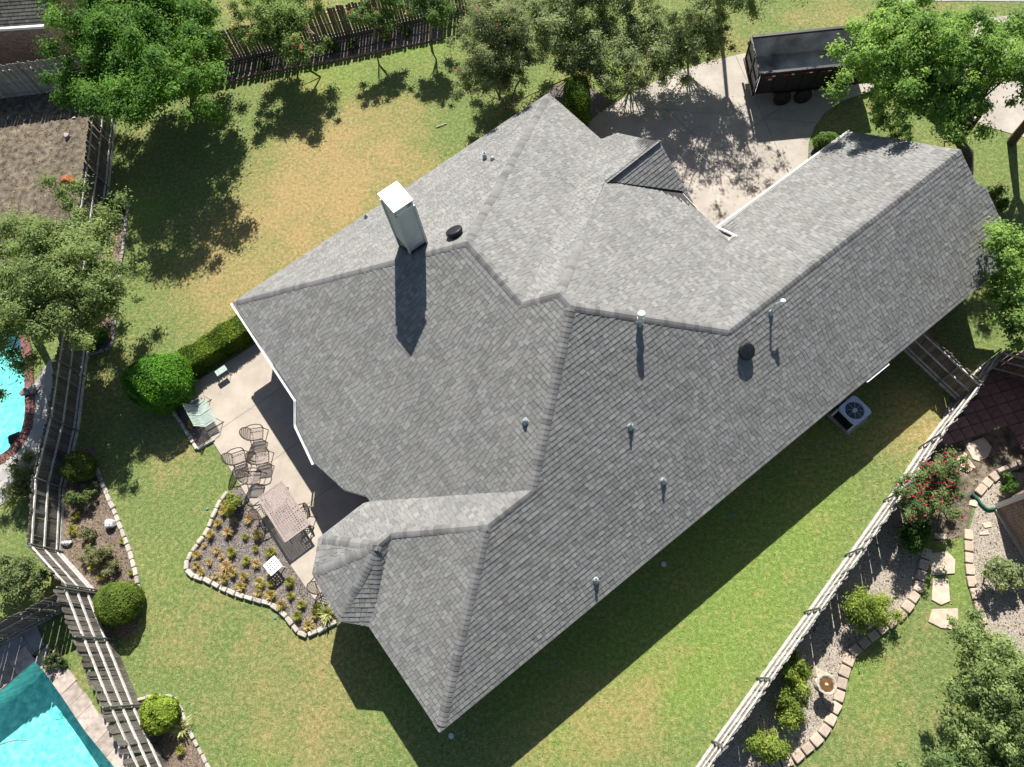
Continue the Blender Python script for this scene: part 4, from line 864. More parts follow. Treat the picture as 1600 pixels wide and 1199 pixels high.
# pool kit
p = G(22, 686, -.1); o = empty('pool_cleaner', (p.x, p.y, -.12), 'dark robotic pool cleaner by the curved pool rim', 'pool cleaner', None, .4)
MB().box((0, 0, 0), (.45, .36, .22), taper=.8).obj('body', MT['blackmetal'], o)
for s in (-1, 1): MB().tube([(-.2, s * .2, -.06), (.2, s * .2, -.06)], .08, 10).obj('track', MT['plum'], o)
o = MB().tube([G(-20, 1172, -.08), G(10, 1160, -.08), (G(28, 1156, -.08)), G(42, 1157, -.08)], .02, 6).obj('pool_hose', MT['post']); tag(o, 'thin dark hose floating in the straight edged pool', 'hose')
# neighbouring houses
hb_ = [G(1557, 796), G(1603, 872), G(1690, 1015)]; far = G(1700, 700)
nh = empty('neighbour_house', hb_[0], 'brown brick corner of the neighbouring house with white downspout', 'house', 'neighbouring houses')
wlink('wall', wall_mesh([hb_[0], hb_[2], hb_[2] + Vector((6, 4, 0)), hb_[0] + Vector((5.5, 4.2, 0)), ], 0, lambda p: 3.0, MT['brick2']), nh)
d_ = (hb_[2] - hb_[0]).normalized(); o_ = Vector((d_.y, -d_.x, 0)); o_ = o_ if o_.x < 0 else -o_
wlink('foundation', MB().beam(hb_[0] + o_ * .05 + Vector((0, 0, .06)), hb_[2] + o_ * .05 + Vector((0, 0, .06)), .12, .14).mesh('foundation', [MT['pinkblock']]), nh)
wlink('downspout', MB().beam(hb_[0] + Vector((-.02, .10, .12)), hb_[0] + Vector((-.02, .10, 2.9)), .13, .11).mesh('downspout', [MT['whitemetal']]), nh)
wlink('roof', MB().box(hb_[0] + Vector((5.4, 1.4, 3.3)), (8.5, 8, .5), Matrix.Rotation(math.atan2(d_.y, d_.x), 4, 'Z'), taper=.7).mesh('roof', [mat('brown_roof', (.16, .12, .10), .9, .4, 12, .5, 20)]), nh)
gp = [G(1553, 795, .05), G(1543, 796, .05), G(1533, 788, .05), G(1527, 780, .06), G(1518, 772, .07)]; gp = curve(gp, 5); rr = []
gpp = []
for i in range(len(gp) - 1):
    for s in range(4): gpp.append(gp[i].lerp(gp[i + 1], s / 4)); rr.append(.06 if s % 2 else .048)
o = MB().tube(gpp, rr, 10).obj('drain_pipe', MT['greenpipe'], None, True); tag(o, 'green corrugated drain pipe leading from the white downspout', 'pipe')
hq = [G(-90, 112), G(118, 99)]; n2 = empty('neighbour_house', hq[1], 'brick house with dark shingle roof beyond the far left fence', 'house', 'neighbouring houses')
wlink('wall', wall_mesh([hq[0], hq[1], hq[1] + Vector((1.5, 9, 0)), hq[0] + Vector((1.5, 9, 0))], 0, lambda p: 2.7, MT['brick2']), n2)
e0, e1 = hq[0] + Vector((-.3, -.45, 2.7)), hq[1] + Vector((.4, -.45, 2.7)); up = Vector((.15, 1.0, .62))
rbm = MB()
for k in range(26):
    L = (e1 - e0).length; dd = (e1 - e0) / L; a = e0 + up * (k * .135); x = -random.uniform(0, .2)
    while x < L:
        wd = random.choice((.18, .24, .3)); c = random.uniform(.06, .13); p0, p1 = a + dd * x, a + dd * (x + wd - .006); rbm.add([p0 + Vector((0, 0, .02)), p1 + Vector((0, 0, .02)), p1 + up * .15, p0 + up * .15, p0, p1], [(0, 1, 2, 3), (4, 5, 1, 0)], (c, c * .95, c * .9)); x += wd
wlink('roof_shingles', rbm.mesh('roof_shingles', [MT['shingle']]), n2)['kind'] = 'stuff'
wlink('gutter', MB().beam(e0 + Vector((0, -.06, -.02)), e1 + Vector((0, -.06, -.02)), .12, .12).mesh('gutter', [MT['whitemetal']]), n2)
# ---------------------------------------------------------------- plants
def leaf_mesh(name, P, Nn, size, cols, aspect=.5, m=None, fold=.12):
    n = len(P); a = rng.normal(size=(n, 3)); a -= (a * Nn).sum(1, keepdims=True) * Nn; a /= np.linalg.norm(a, axis=1, keepdims=True) + 1e-9; b = np.cross(Nn, a)
    L = (size * rng.uniform(.45, 1.55, n))[:, None]; W = L * aspect
    v = np.stack([P - a * L / 2, P + b * W / 2 + Nn * L * fold, P + a * L / 2, P - b * W / 2 + Nn * L * fold], 1).reshape(-1, 3)
    me = bpy.data.meshes.new(name); me.vertices.add(4 * n); me.vertices.foreach_set('co', v.astype(np.float32).ravel()); me.loops.add(4 * n); me.loops.foreach_set('vertex_index', np.arange(4 * n, dtype=np.int32))
    me.polygons.add(n); me.polygons.foreach_set('loop_start', np.arange(0, 4 * n, 4, dtype=np.int32)); me.polygons.foreach_set('loop_total', np.full(n, 4, np.int32)); me.update(calc_edges=True)
    at = me.attributes.new('col', 'FLOAT_COLOR', 'FACE'); at.data.foreach_set('color', np.concatenate([cols, np.ones((n, 1))], 1).astype(np.float32).ravel())
    me.materials.append(m or MT['leaf']); return me
def unit(n): a = rng.normal(size=(n, 3)); return a / np.linalg.norm(a, axis=1, keepdims=True)
def crown_points(clumps, n, up=.7, fill=.5):
    C = np.array([c[0] for c in clumps]); R = np.array([c[1] for c in clumps]); wgt = (R[:, 0] * R[:, 1]) ; wgt = wgt / wgt.sum()
    k = rng.choice(len(clumps), n, p=wgt); d = unit(n); r = np.clip(np.abs(rng.normal(fill, .42, n)), 0, 1.7)[:, None]
    P = C[k] + d * R[k] * r; Nn = d + unit(n) * .8 + np.array([0, 0, up]); Nn /= np.linalg.norm(Nn, axis=1, keepdims=True); return P, Nn, k
def pal(k, nclump, n, dark, light, jit=.22, gain=1.5):
    t = rng.uniform(0, 1, nclump)[k] * .55 + rng.uniform(0, 1, n) * .45; c = np.array(dark) + (np.array(light) - np.array(dark)) * t[:, None]; od = rng.uniform(0, 1, n) < .012; c[od] = c[od] * np.array([1.7, 1.15, .9]); return np.clip(c * gain * rng.uniform(1 - jit, 1 + jit, (n, 1)), 0, 1)
def tree(name, label, C, R, base, n, size, dark, light, nclump=60, cr=.30, bark=None, trunk=.16, limbs=10, group='trees around the yard', cat='tree', flowers=None, stems=1, hub=.45, fill=.45, shell=.45, up=1.1, aspect=.5, twigs=24, lobes=9):
    C = np.array(C); R = np.array(R); root = empty(name, base, label, cat, group)
    nl = lobes; lc = unit(nl) * rng.uniform(.35, .68, (nl, 1)); lc[0] = 0; lr = rng.uniform(.36, .56, nl); li = rng.integers(0, nl, nclump)
    d = unit(nclump); rad = rng.uniform(0, 1, nclump) ** (1 - shell); cc = C + R * (lc[li] + d * (lr[li] * rad)[:, None])
    cl = [(cc[i], np.array([1, 1, .72]) * R.mean() * cr * rng.uniform(.6, 1.35)) for i in range(nclump)]
    P, Nn, k = crown_points(cl, n, up, fill); cols = pal(k, nclump, n, dark, light)
    wlink('crown', leaf_mesh('crown', P, Nn, size, cols, aspect), root)
    if flowers:
        nf, fc, fs = flowers; top = [c for c in cl if c[0][2] > C[2] - R[2] * .3] or cl; fcl = []
        for _ in range(nf):
            c = random.choice(top); q = unit(1)[0]; q[2] = abs(q[2]) * .8 + .2; fcl.append((c[0] + q * c[1] * .95, np.array([1, 1, .9]) * fs * random.uniform(.6, 1.3)))
        P, Nn, k = crown_points(fcl, nf * 26, .5, .2); wlink('blossom', leaf_mesh('blossom', P, Nn, .055, pal(k, nf, len(P), [x * .75 for x in fc], [min(1, x * 1.25) for x in fc]), .8), root)
    tb = MB(); base = Vector(base); Cv = Vector(C)
    for s in range(stems):
        a = s * 2 * math.pi / max(1, stems) + .4; off = Vector((math.cos(a), math.sin(a), 0)) * (.10 if stems > 1 else 0); spread = Vector((math.cos(a), math.sin(a), 0)) * (R[:2].mean() * .35 if stems > 1 else 0)
        h = base.lerp(Cv, hub) + spread; t1 = trunk / (1 + .5 * (stems - 1)); mid = (base + off).lerp(h, .5) + Vector((random.gauss(0, .06), random.gauss(0, .06), .15)); tb.tube([base + off - Vector((0, 0, .1)), mid, h], [t1 * 1.25, t1, t1 * .8], 8)
        for q in range(limbs // stems):
            tgt = Vector(cc[random.randrange(nclump)]); m1 = h.lerp(tgt, .5) + Vector((random.gauss(0, .2), random.gauss(0, .2), random.uniform(-.1, .3))); tb.tube([h, h.lerp(m1, .55), m1, tgt], [t1 * .6, t1 * .46, t1 * .32, t1 * .08], 6)
            for _ in range(max(1, twigs // limbs)):
                t2 = Vector(cc[random.randrange(nclump)])
                if (t2 - m1).length < R.mean() * .9: tb.tube([m1, m1.lerp(t2, .5) + Vector((0, 0, .08)), t2], [t1 * .24, t1 * .15, t1 * .05], 5)
    tb.obj('trunk', bark or MT['bark'], root, True, world=True)
    return root
DG, LG = (.020, .060, .010), (.075, .150, .030)
OD, OL = (.070, .095, .042), (.235, .27, .135)
tree('broadleaf_tree', 'large dense green tree in the top left corner over the back bed', G(238, 52, 4.6), (5.9, 4.9, 3.0), G(302, 137), 175000, .115, (.018, .060, .007), (.115, .215, .034), 300, .125, limbs=16, lobes=14, twigs=40)
tree('live_oak', 'grey-green spreading oak above the curved pool and left fence', G(50, 435, 4.2), (3.7, 5.2, 2.3), G(40, 500), 160000, .092, (.050, .080, .024), (.190, .240, .090), 320, .11, limbs=14, lobes=13, twigs=40)
tree('crape_myrtle', 'tall crape myrtle with pale trunks at the back fence', G(455, 26, 3.0), (3.1, 2.4, 1.6), G(466, 93), 46000, .09, (.05, .09, .02), (.18, .24, .075), 120, .15, MT['palebark'], .10, 9, stems=3, flowers=(18, (.55, .20, .24), .05))
tree('crape_myrtle', 'small single-stem crape myrtle in the middle of the back bed', G(588, 14, 2.5), (1.35, 1.15, 1.2), G(583, 67), 13000, .08, (.03, .07, .018), (.12, .18, .055), 50, .2, MT['palebark'], .055, 6, flowers=(18, (.42, .07, .11), .05))
tree('crape_myrtle', 'crape myrtle at the right end of the back fence beside the bushy one', G(683, 4, 2.5), (1.5, 1.3, 1.2), G(672, 62), 14000, .08, (.03, .07, .018), (.12, .18, .055), 50, .2, MT['palebark'], .06, 6, flowers=(6, (.55, .25, .30), .05))
tree('bushy_myrtle', 'big bushy myrtle with scattered pink blossoms at the roof corner', G(776, 80, 3.1), (3.1, 2.8, 2.9), G(792, 165), 130000, .074, (.055, .075, .032), (.215, .24, .115), 330, .115, MT['palebark'], .08, 12, stems=3, flowers=(50, (.45, .05, .13), .045), lobes=12)
tree('oak_tree', 'feathery oak behind the bushy myrtle at the top', G(872, 22, 3.2), (3.3, 2.7, 2.4), G(905, 62), 66000, .085, OD, OL, 170, .13, None, .06, 10, lobes=9)
tree('oak_tree', 'open oak with drooping branches above the driveway edge', G(985, 48, 3.1), (3.4, 2.8, 2.5), G(985, 78), 68000, .085, OD, OL, 170, .13, None, .06, 12, twigs=50, lobes=10)
tree('oak_tree', 'oak overhanging the driveway curve near the trailer', G(1082, 36, 3.1), (3.0, 2.5, 2.2), G(1075, 52), 40000, .085, OD, (.19, .22, .10), 160, .13, None, .06, 12, twigs=46, lobes=9)
tree('oak_tree', 'tall oak whose lowest leaves hang in at the top edge above the trailer', (7.6, 26.6, 5.5), (3.9, 3.6, 1.9), (8.0, 32.5, 0), 13000, .085, OD, OL, 160, .12, None, .10, 14, lobes=12, twigs=60, hub=.75)
tree('shade_tree', 'big light green tree with dark limbs over the trailer and garage', G(1462, 95, 5.2), (5.0, 3.8, 2.3), G(1512, 268), 185000, .105, (.042, .095, .015), (.215, .32, .078), 330, .105, None, .22, 20, hub=.30, twigs=80, shell=.3, lobes=15)
tree('broadleaf_tree', 'green tree in the far right corner beyond the garage end', (18.1, 19.8, 5.2), (3.0, 3.2, 1.8), (19.2, 20.8, 0), 62000, .105, (.03, .07, .014), (.13, .20, .05), 90, .15, limbs=9)
tree('broadleaf_tree', 'bright green tree leaning in at the right edge beside the garage end', G(1612, 440, 3.7), (1.7, 2.5, 1.9), G(1640, 470), 42000, .10, (.045, .10, .018), (.19, .28, .07), 100, .15, limbs=9)
tree('live_oak', 'grey-green oak over the lawn in the bottom right corner', G(1530, 1070, 3.2), (2.6, 2.2, 1.5), G(1560, 1100), 56000, .08, (.05, .08, .026), (.22, .275, .105), 180, .125, limbs=14, twigs=50)
tree('live_oak', 'low oak crown cut off by the bottom edge of the picture', G(1530, 1215, 3.0), (2.3, 1.6, 1.3), G(1550, 1250), 40000, .08, (.045, .08, .026), (.175, .235, .085), 90, .15)
tree('pink_crape_myrtle', 'crape myrtle covered in red-pink blossoms beside the right fence', G(1462, 764, 1.9), (1.6, 1.4, 1.0), G(1468, 800), 27000, .068, (.04, .07, .026), (.155, .20, .075), 110, .16, MT['palebark'], .05, 8, stems=3, flowers=(150, (.36, .035, .08), .042))

def shrub(name, label, C, R, n, size, dark, light, sup=2.6, jig=.05, group='garden shrubs', m=None, up=.25, lump=.0, aspect=.5, core=.79, cat='shrub'):
    """clipped or rounded shrub: leaves over a superellipsoid with an added solid dark core that blocks light"""
    C = np.array(C); R = np.array(R); root = empty(name, (C[0], C[1], 0), label, cat, group)
    d = unit(n); s = (np.abs(d) ** sup).sum(1) ** (-1 / sup); lob = 1 + lump * np.sin(d[:, 0] * 5 + 1) * np.sin(d[:, 1] * 6) + lump * .6 * np.sin(d[:, 2] * 9 + d[:, 0] * 7); r = s * lob * (1 - np.abs(rng.normal(0, jig, n)))
    ph = rng.uniform(0, 6.28, 6); r = r * (1 + .05 * np.sin(d[:, 0] * 3 + ph[0]) + .045 * np.sin(d[:, 1] * 4 + ph[1]) + .04 * np.sin(d[:, 2] * 5 + d[:, 0] * 3 + ph[2]) + .025 * np.sin(d[:, 0] * 11 + d[:, 1] * 9 + ph[3])); st = rng.uniform(0, 1, n) < .035; r[st] *= rng.uniform(1.02, 1.13, st.sum())
    P = C + d * R * r[:, None]; P[:, 2] = np.maximum(P[:, 2], .03); Nn = d / R; Nn /= np.linalg.norm(Nn, axis=1, keepdims=True); Nn = Nn + unit(n) * .75 + np.array([0, 0, up]); Nn /= np.linalg.norm(Nn, axis=1, keepdims=True)
    g = np.sin(d @ np.array([7.1, 3.3, 4.7])) * .5 + .5; t = np.clip(g * .45 + rng.uniform(0, .6, n), 0, 1); cols = np.clip(1.3 * (np.array(dark) + (np.array(light) - np.array(dark)) * t[:, None]) * rng.uniform(.75, 1.25, (n, 1)), 0, 1)
    wlink('foliage', leaf_mesh('foliage', P, Nn, size, cols, aspect, m or MT['leaf'], .1), root)
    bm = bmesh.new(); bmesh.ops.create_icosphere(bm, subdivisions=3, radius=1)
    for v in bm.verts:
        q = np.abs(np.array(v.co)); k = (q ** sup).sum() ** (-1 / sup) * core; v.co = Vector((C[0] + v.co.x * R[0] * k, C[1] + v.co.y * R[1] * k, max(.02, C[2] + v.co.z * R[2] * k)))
    me = bpy.data.meshes.new('twigs'); bm.to_mesh(me); bm.free(); wlink('twigs', me, root, MT['core'])  # added solid dark core blocking light behind the leaves, not modelled twigs
    return root
shrub('round_shrub', 'large bright green round shrub at the patio corner', G(248, 598, 1.15), (1.22, 1.18, 1.15), 26000, .085, (.020, .075, .004), (.085, .215, .012), 2.2, .07, lump=.05, m=MT['needle'], aspect=.35)
shrub('boxwood', 'clipped round boxwood at the left fence above the flower bed', G(125, 730, .6), (.55, .53, .56), 11000, .055, (.035, .070, .012), (.135, .185, .035), 2.5, .04)
shrub('boxwood', 'clipped squarish boxwood where the left fences meet', G(184, 942, .68), (.75, .71, .64), 17000, .055, (.045, .085, .012), (.155, .215, .035), 2.9, .035)
shrub('yellow_green_shrub', 'round yellow-green shrub in the bottom left bed', G(250, 1116, .6), (.62, .57, .54), 8000, .09, (.075, .125, .012), (.26, .33, .05), 2.2, .10, lump=.07, core=.75)
shrub('corner_shrub', 'tall clipped green shrub at the roof corner beside the driveway', G(902, 166, 1.25), (.58, .78, 1.25), 12000, .07, (.030, .075, .008), (.120, .190, .025), 3.2, .05)
shrub('bed_shrub', 'small dark shrub at the top of the grey edged left bed', G(178, 322, .35), (.40, .36, .35), 3500, .06, DG, (.07, .13, .02), 2.2, .08)
shrub('bed_shrub', 'round green shrub at the lower end of the grey edged left bed', G(149, 525, .4), (.46, .42, .40), 4500, .06, DG, (.08, .15, .02), 2.2, .08)
shrub('garage_shrub', 'loose green shrub at the corner of the garage by the driveway', G(1293, 222, .4), (.55, .42, .4), 4500, .085, (.04, .09, .015), (.13, .20, .05), 2, .16, lump=.1, core=.6)
# the long hedge along the patio
h0, h1 = G(282, 590), G(404, 512); hd = (h1 - h0); hl = hd.length; hd.normalize(); hn = Vector((-hd.y, hd.x, 0)); n = 30000
root = empty('hedge', h0, 'long clipped hedge along the upper edge of the patio', 'hedge'); t_ = rng.uniform(0, 1, n); q = rng.uniform(-1, 1.0, n); HW, HH = .42, .92
face = rng.choice(4, n, p=(.42, .26, .26, .06)); y = np.where(face == 0, rng.uniform(-HW, HW, n), np.where(face == 1, HW, np.where(face == 2, -HW, rng.uniform(-HW, HW, n)))); z = np.where(face == 0, HH, rng.uniform(.05, HH, n)); x = np.where(face == 3, rng.choice((0., hl), n), t_ * hl)
wv = .05 * np.sin(x * 3.1) + .04 * np.sin(x * 7.7 + 1); P = np.stack([x, y * (1 + wv * .8), z * (1 + wv * .5)], 1) + rng.normal(0, .035, (n, 3)); Nl = np.stack([np.zeros(n), np.where(face == 1, 1., np.where(face == 2, -1., 0)), np.where(face == 0, 1., .2)], 1) + unit(n) * .7
MR = np.array([[hd.x, hn.x, 0], [hd.y, hn.y, 0], [0, 0, 1]]); P = P @ MR.T + np.array(h0); Nl = Nl @ MR.T; Nl /= np.linalg.norm(Nl, axis=1, keepdims=True); tt = np.clip(.5 + .3 * np.sin(x * 5) + rng.normal(0, .25, n), 0, 1)[:, None]
wlink('foliage', leaf_mesh('foliage', P, Nl, .065, (np.array([.05, .10, .008]) + np.array([.15, .18, .025]) * tt) * rng.uniform(.7, 1.25, (n, 1)), .5), root)
wlink('twigs', MB().beam(h0 + Vector((0, 0, .43)) + hd * .05, h1 + Vector((0, 0, .43)) - hd * .05, .72, .80).mesh('twigs', [MT['core']]), root)  # added dark box inside the hedge to block light, no twigs modelled

def loose(name, label, C, R, n, size, dark, light, group='garden shrubs', nclump=24, cr=.36, aspect=.35, cat='shrub', up=.5):
    return tree(name, label, C, R, Vector((C[0], C[1], 0)), n, size, dark, light, nclump, cr, MT['bark'], .04, 8, group, cat, hub=.3, fill=.25, shell=.5, up=up, aspect=aspect, stems=2)
JD, JL = (.055, .090, .014), (.24, .29, .06)
loose('juniper_bush', 'feathery yellow-green juniper in the curve of the tan block edging', G(1362, 948, .8), (1.15, 1.0, .7), 15000, .085, JD, JL, nclump=34)
loose('juniper_bush', 'long juniper beside the bird bath', G(1240, 1056, .8), (.55, .85, .55), 9000, .085, JD, JL)
loose('juniper_bush', 'juniper below the bird bath between fence and edging', G(1244, 1112, .7), (.72, .65, .55), 9000, .085, JD, JL)
loose('juniper_bush', 'juniper at the bottom end of the right fence', G(1198, 1172, .7), (.85, .65, .55), 10000, .085, JD, JL)
loose('dark_bush', 'dark green bush in the shade of the pink crape myrtle', G(1425, 832, .7), (.75, .75, .6), 7500, .10, (.025, .06, .012), (.085, .15, .035), aspect=.5)
loose('sage_bush', 'pale grey-green bush on the gravel near the brick wall', G(1562, 893, .7), (1.0, .65, .5), 7500, .10, (.10, .13, .06), (.27, .30, .17), aspect=.4)
loose('wall_bush', 'small green bush beside the neighbouring brick wall', G(1578, 752, .4), (.35, .45, .35), 2500, .09, DG, (.10, .17, .04), aspect=.5, nclump=12)
loose('poolside_bush', 'pale leafy bush beside the left fence near the curved pool', G(36, 742, .7), (1.05, .95, .6), 8500, .085, (.07, .09, .03), (.20, .22, .09), aspect=.4)
loose('poolside_bush', 'grey-green bush behind the fence corner at the left edge', G(26, 905, .8), (1.2, 1.05, .7), 11000, .10, (.05, .075, .03), (.16, .19, .09), aspect=.45)
loose('bed_bush', 'sprawling green bush just below the clipped round boxwood', G(124, 778, .4), (.62, .50, .36), 4500, .085, (.05, .08, .025), (.16, .20, .07), aspect=.4, nclump=16)
loose('bed_bush', 'brown-green bush in the middle of the left flower bed', G(152, 866, .4), (.75, .55, .36), 5500, .075, (.07, .085, .035), (.20, .20, .10), aspect=.4, nclump=18)
loose('patio_bush', 'leafy bush with yellow tips at the top of the grass tuft bed', G(365, 784, .45), (.52, .48, .40), 4500, .085, (.05, .09, .015), (.24, .25, .05), aspect=.4, nclump=16)
loose('poolside_bush', 'shaded dark plant on the terrace beside the straight edged pool', G(80, 1035, .3), (.55, .45, .3), 2500, .09, (.03, .05, .02), (.09, .12, .05), aspect=.4, nclump=12)
for i, (px, py, s, lab) in enumerate([(412, 100, .35, 'low dark plant below the tall crape myrtle, left'), (523, 72, .45, 'low dark plant right of the tall crape myrtle in the back bed'), (552, 71, .35, 'small green plant left of the small crape myrtle'), (607, 58, .30, 'small yellow-green plant right of the small crape myrtle'), (634, 46, .32, 'brownish plant near the right end of the back bed'), (205, 158, .3, 'small green plant in the shaded corner of the back bed'), (1500, 295, .55, 'dark shrub behind the garage end'), (1405, 208, .5, 'dark little shrub on the lawn behind the garage roof'), (1560, 320, .9, 'shaded undergrowth bush right of the garage end')]):
    loose('low_plant', lab, G(px, py, s * .7), (s, s, s * .7), 1500 + int(3000 * s), .085, (.03, .06, .012), (.09, .14, .035) if i != 3 else (.22, .24, .05), nclump=10, aspect=.45, group='low plants', cat='plant')

# ---------------------------------------------------------------- grass tufts
def tuft_mesh(nb, h, spread, dark, light, w=.012, droop=1.0):
    v = []; f = []; cols = []
    for _ in range(nb):
        a = random.uniform(0, 2 * math.pi); l = h * random.uniform(.6, 1.15); s = spread * random.uniform(.25, 1.1); d = Vector((math.cos(a), math.sin(a), 0)); r = Vector((-d.y, d.x, 0)) * w * random.uniform(.7, 1.2); b0 = d * random.uniform(0, .04)
        k = len(v); pts = [b0, b0 + d * s * .35 + Vector((0, 0, l * .65)), b0 + d * s * .75 + Vector((0, 0, l * (.95 - .1 * droop))), b0 + d * s * 1.1 + Vector((0, 0, l * (.95 - .45 * droop)))]
        for i, q in enumerate(pts): ww = r * (1, .9, .6, .12)[i]; v += [q - ww, q + ww]
        t = random.random(); c = tuple(dark[i] + (light[i] - dark[i]) * t for i in range(3))
        for i in range(3): f.append((k + 2 * i, k + 2 * i + 1, k + 2 * i + 3, k + 2 * i + 2)); cols.append(c)
    b = MB(); b.v = [tuple(q) for q in v]; b.f = [list(q) for q in f]; b.c = cols; b.m = [0] * len(f); return b.mesh('blades', [MT['blade']])
STRAW = [tuft_mesh(130, .24, .20, (.32, .22, .10), (.72, .56, .30)) for _ in range(3)]
GOLD = [tuft_mesh(130, .25, .19, (.28, .22, .07), (.64, .53, .22)) for _ in range(3)]
GREEN = [tuft_mesh(140, .25, .18, (.16, .19, .03), (.46, .44, .11)) for _ in range(3)]
LILY = [tuft_mesh(70, .42, .42, (.20, .24, .07), (.55, .52, .26), .022)]
TUFTS = []
def tuft(px, py, ms, sc_, label, group='grass tufts in the stone-edged patio bed'):
    p = G(px, py, .12); o = empty('grass_tuft', (p.x, p.y, .012), label, 'grass tuft', group); k = link('blades', random.choice(ms), o); k.scale = (sc_ * .88 * random.uniform(.85, 1.15), sc_ * .88 * random.uniform(.85, 1.15), sc_ * random.uniform(.75, 1.1)); k.rotation_euler = (0, 0, random.uniform(0, 6)); TUFTS.append((py, o)); return o
LS, LGd, LGn = 'dry straw-coloured grass tuft in the stone-edged patio bed', 'golden grass tuft in the stone-edged patio bed', 'yellow-green grass tuft in the stone-edged patio bed'
z = lambda a, b: (300 + a / 6.66, 750 + b / 6.66); y4 = lambda a, b: (400 + a / 4, 899 + b / 4)
for (a, b, s) in [(590, 405, 1.1), (430, 420, .8), (380, 545, 1.15), (250, 735, .9), (300, 800, .8), (180, 855, .8), (360, 900, 1.3), (330, 950, 1.0), (665, 875, 1.0), (120, 680, .6), (235, 1000, .8), (800, 990, .7)]: tuft(*z(a, b), STRAW, s, LS)
for (a, b, s) in [(330, 330, 1.0), (270, 450, 1.1), (195, 570, 1.1), (50, 780, .9), (35, 890, .9), (95, 960, .9), (340, 1035, 1.2), (430, 970, 1.1), (550, 1010, 1.15), (510, 1110, 1.2), (690, 575, 1.2), (800, 1190, 1.0), (320, 250, .8)]: tuft(*z(a, b), GOLD, s, LGd)
for (a, b, s) in [(825, 755, 1.3), (565, 840, 1.1), (415, 755, 1.15), (710, 1075, 1.15), (820, 1080, .9), (1020, 1060, 1.2), (660, 720, .8), (550, 590, .9)]: tuft(*z(a, b), GREEN, s, LGn)
for (a, b, s) in [(20, 45, 1.0), (10, 110, 1.0), (95, 130, 1.2), (160, 185, 1.2), (330, 315, 1.3), (370, 250, .9)]: tuft(*y4(a, b), GOLD, s, LGd)
for (a, b, s) in [(212, 45, 1.1), (215, 130, 1.0), (285, 182, 1.15), (260, 255, 1.25), (380, 210, 1.2)]: tuft(*y4(a, b), GREEN, s, LGn)
tuft(*y4(450, 240), LILY, 1.15, 'long pale strap-leaved plant at the corner of the bay roof')
tuft(300, 600 + 62, GOLD, 1.2, 'golden grass tuft in the tiny planter beside the green glider', 'bed tufts')
for px, py, ms, s, lab in [(119, 806, GREEN, 1.3, 'upper yellow-green spiky tuft by the left fence'), (113, 828, GREEN, 1.3, 'lower yellow-green spiky tuft by the left fence'), (147, 884, GREEN, 1.25, 'yellow-green tuft below the brown-green bush'), (158, 902, GREEN, 1.1, 'dark green tuft just above the squarish boxwood'), (190, 846, GREEN, .7, 'little green tuft touching the cream edging'), (282, 1172, GREEN, 1.1, 'green spiky tuft at the bottom of the bottom left bed'), (286, 1138, LILY, 1.2, 'dry strap-leaved plant beside the yellow-green shrub'), (204, 895, GREEN, .7, 'pale weed tuft inside the cream edging near the boxwood')]: tuft(px, py, ms, s, lab, 'bed tufts')
ORD = ['topmost', 'second', 'third', 'fourth', 'fifth', 'sixth', 'seventh', 'eighth', 'ninth', 'tenth', 'eleventh', 'twelfth', 'thirteenth', 'fourteenth', 'fifteenth', 'sixteenth', 'seventeenth', 'eighteenth', 'nineteenth', 'twentieth', 'twenty-first']
for lab in (LS, LGd, LGn):
    ts = sorted([t for t in TUFTS if t[1]['label'] == lab], key=lambda t: t[0])
    for i, (_, o) in enumerate(ts):
        kind = lab.split(' in the ')[0]
        o['label'] = ('topmost ' + kind if i == 0 else 'lowest ' + kind if i == len(ts) - 1 else ORD[i] + ' ' + kind + ' counting down') + ' in the patio bed'

# fallen leaves scattered over the lawns
n = 2600; px = rng.uniform(150, 1500, n); py = rng.uniform(60, 1190, n); P = np.array([G(a, b, .025) for a, b in zip(px, py)]); ok = ~inside(inset(PER, -.05), P[:, 0], P[:, 1]) & ~inside(drive, P[:, 0], P[:, 1]); P = P[ok]; n = len(P)
Nn = unit(n) * .6 + np.array([0, 0, 1.0]); Nn /= np.linalg.norm(Nn, axis=1, keepdims=True); tt = rng.uniform(0, 1, (n, 1))
tag(link('fallen_leaves', leaf_mesh('fallen_leaves', P, Nn, .055, np.array([.20, .13, .05]) + np.array([.38, .32, .16]) * tt, .5)), 'scattered dry fallen leaves on the lawns and patio', 'leaves', None, 'stuff')

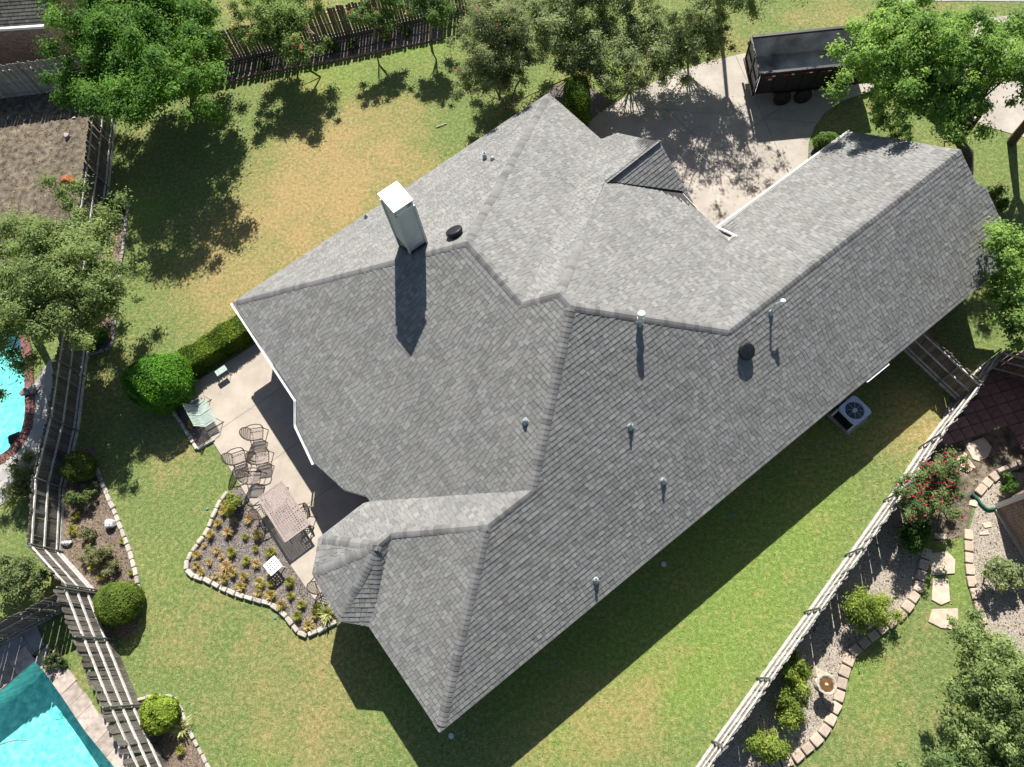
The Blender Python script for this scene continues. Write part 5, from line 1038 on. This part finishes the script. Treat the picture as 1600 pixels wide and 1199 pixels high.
# leaf litter and twigs in the planting beds
beds = [PX([(151, 735), (203, 860), (220, 950), (190, 990), (150, 926), (97, 866), (116, 705)]), PX(BED + [(545, 960), (485, 926), (424, 836), (374, 757)]), PX([(216, 1100), (275, 1095), (300, 1148), (330, 1205), (275, 1240)]), PX([(169, 305), (200, 322), (188, 425), (177, 532), (143, 553), (152, 430)]), PX([(184, 176), (262, 140), (400, 117), (690, 61), (690, 30), (400, 90), (260, 120)]), PX([(-40, 150), (150, 140), (165, 300), (100, 400), (-40, 400)]), PX([(1512, 838), (1534, 968), (1600, 1000), (1600, 780), (1565, 735)]), PX([(1440, 700), (1490, 690), (1560, 700), (1520, 790), (1510, 838), (1440, 850)]), PX([(1230, 1190), (1300, 1115), (1328, 1025), (1400, 962), (1436, 895), (1430, 770), (1260, 962), (1150, 1130)])]
Pl = []
for bd in beds:
    xs = [q.x for q in bd]; ys = [q.y for q in bd]; k = int(max(60, (max(xs) - min(xs)) * (max(ys) - min(ys)) * 42)); q = np.stack([rng.uniform(min(xs), max(xs), k), rng.uniform(min(ys), max(ys), k)], 1); Pl.append(q[inside(bd, q[:, 0], q[:, 1])])
P = np.concatenate(Pl); n = len(P); P = np.concatenate([P, np.full((n, 1), .032)], 1); Nn = unit(n) * .7 + np.array([0, 0, 1.0]); Nn /= np.linalg.norm(Nn, axis=1, keepdims=True); tt = rng.uniform(0, 1, (n, 1)) ** 1.6
tag(link('leaf_litter', leaf_mesh('leaf_litter', P, Nn, .07, np.array([.10, .065, .035]) + np.array([.48, .38, .24]) * tt, .45)), 'dry leaf litter lying in the planting beds', 'leaves', None, 'stuff')
for px, py, rx, ry, n_, lab in [(138, 838, .5, .4, 3000, 'low grey-brown bush between the two speckled rocks'), (172, 888, .45, .35, 2600, 'small olive bush inside the cream edging above the boxwood'), (140, 756, .35, .3, 1800, 'small weedy bush touching the cream edging below the round boxwood')]:
    loose('bed_bush', lab, G(px, py, .3), (rx, ry, .26), n_, .075, (.06, .075, .035), (.19, .20, .10), aspect=.4, nclump=12)
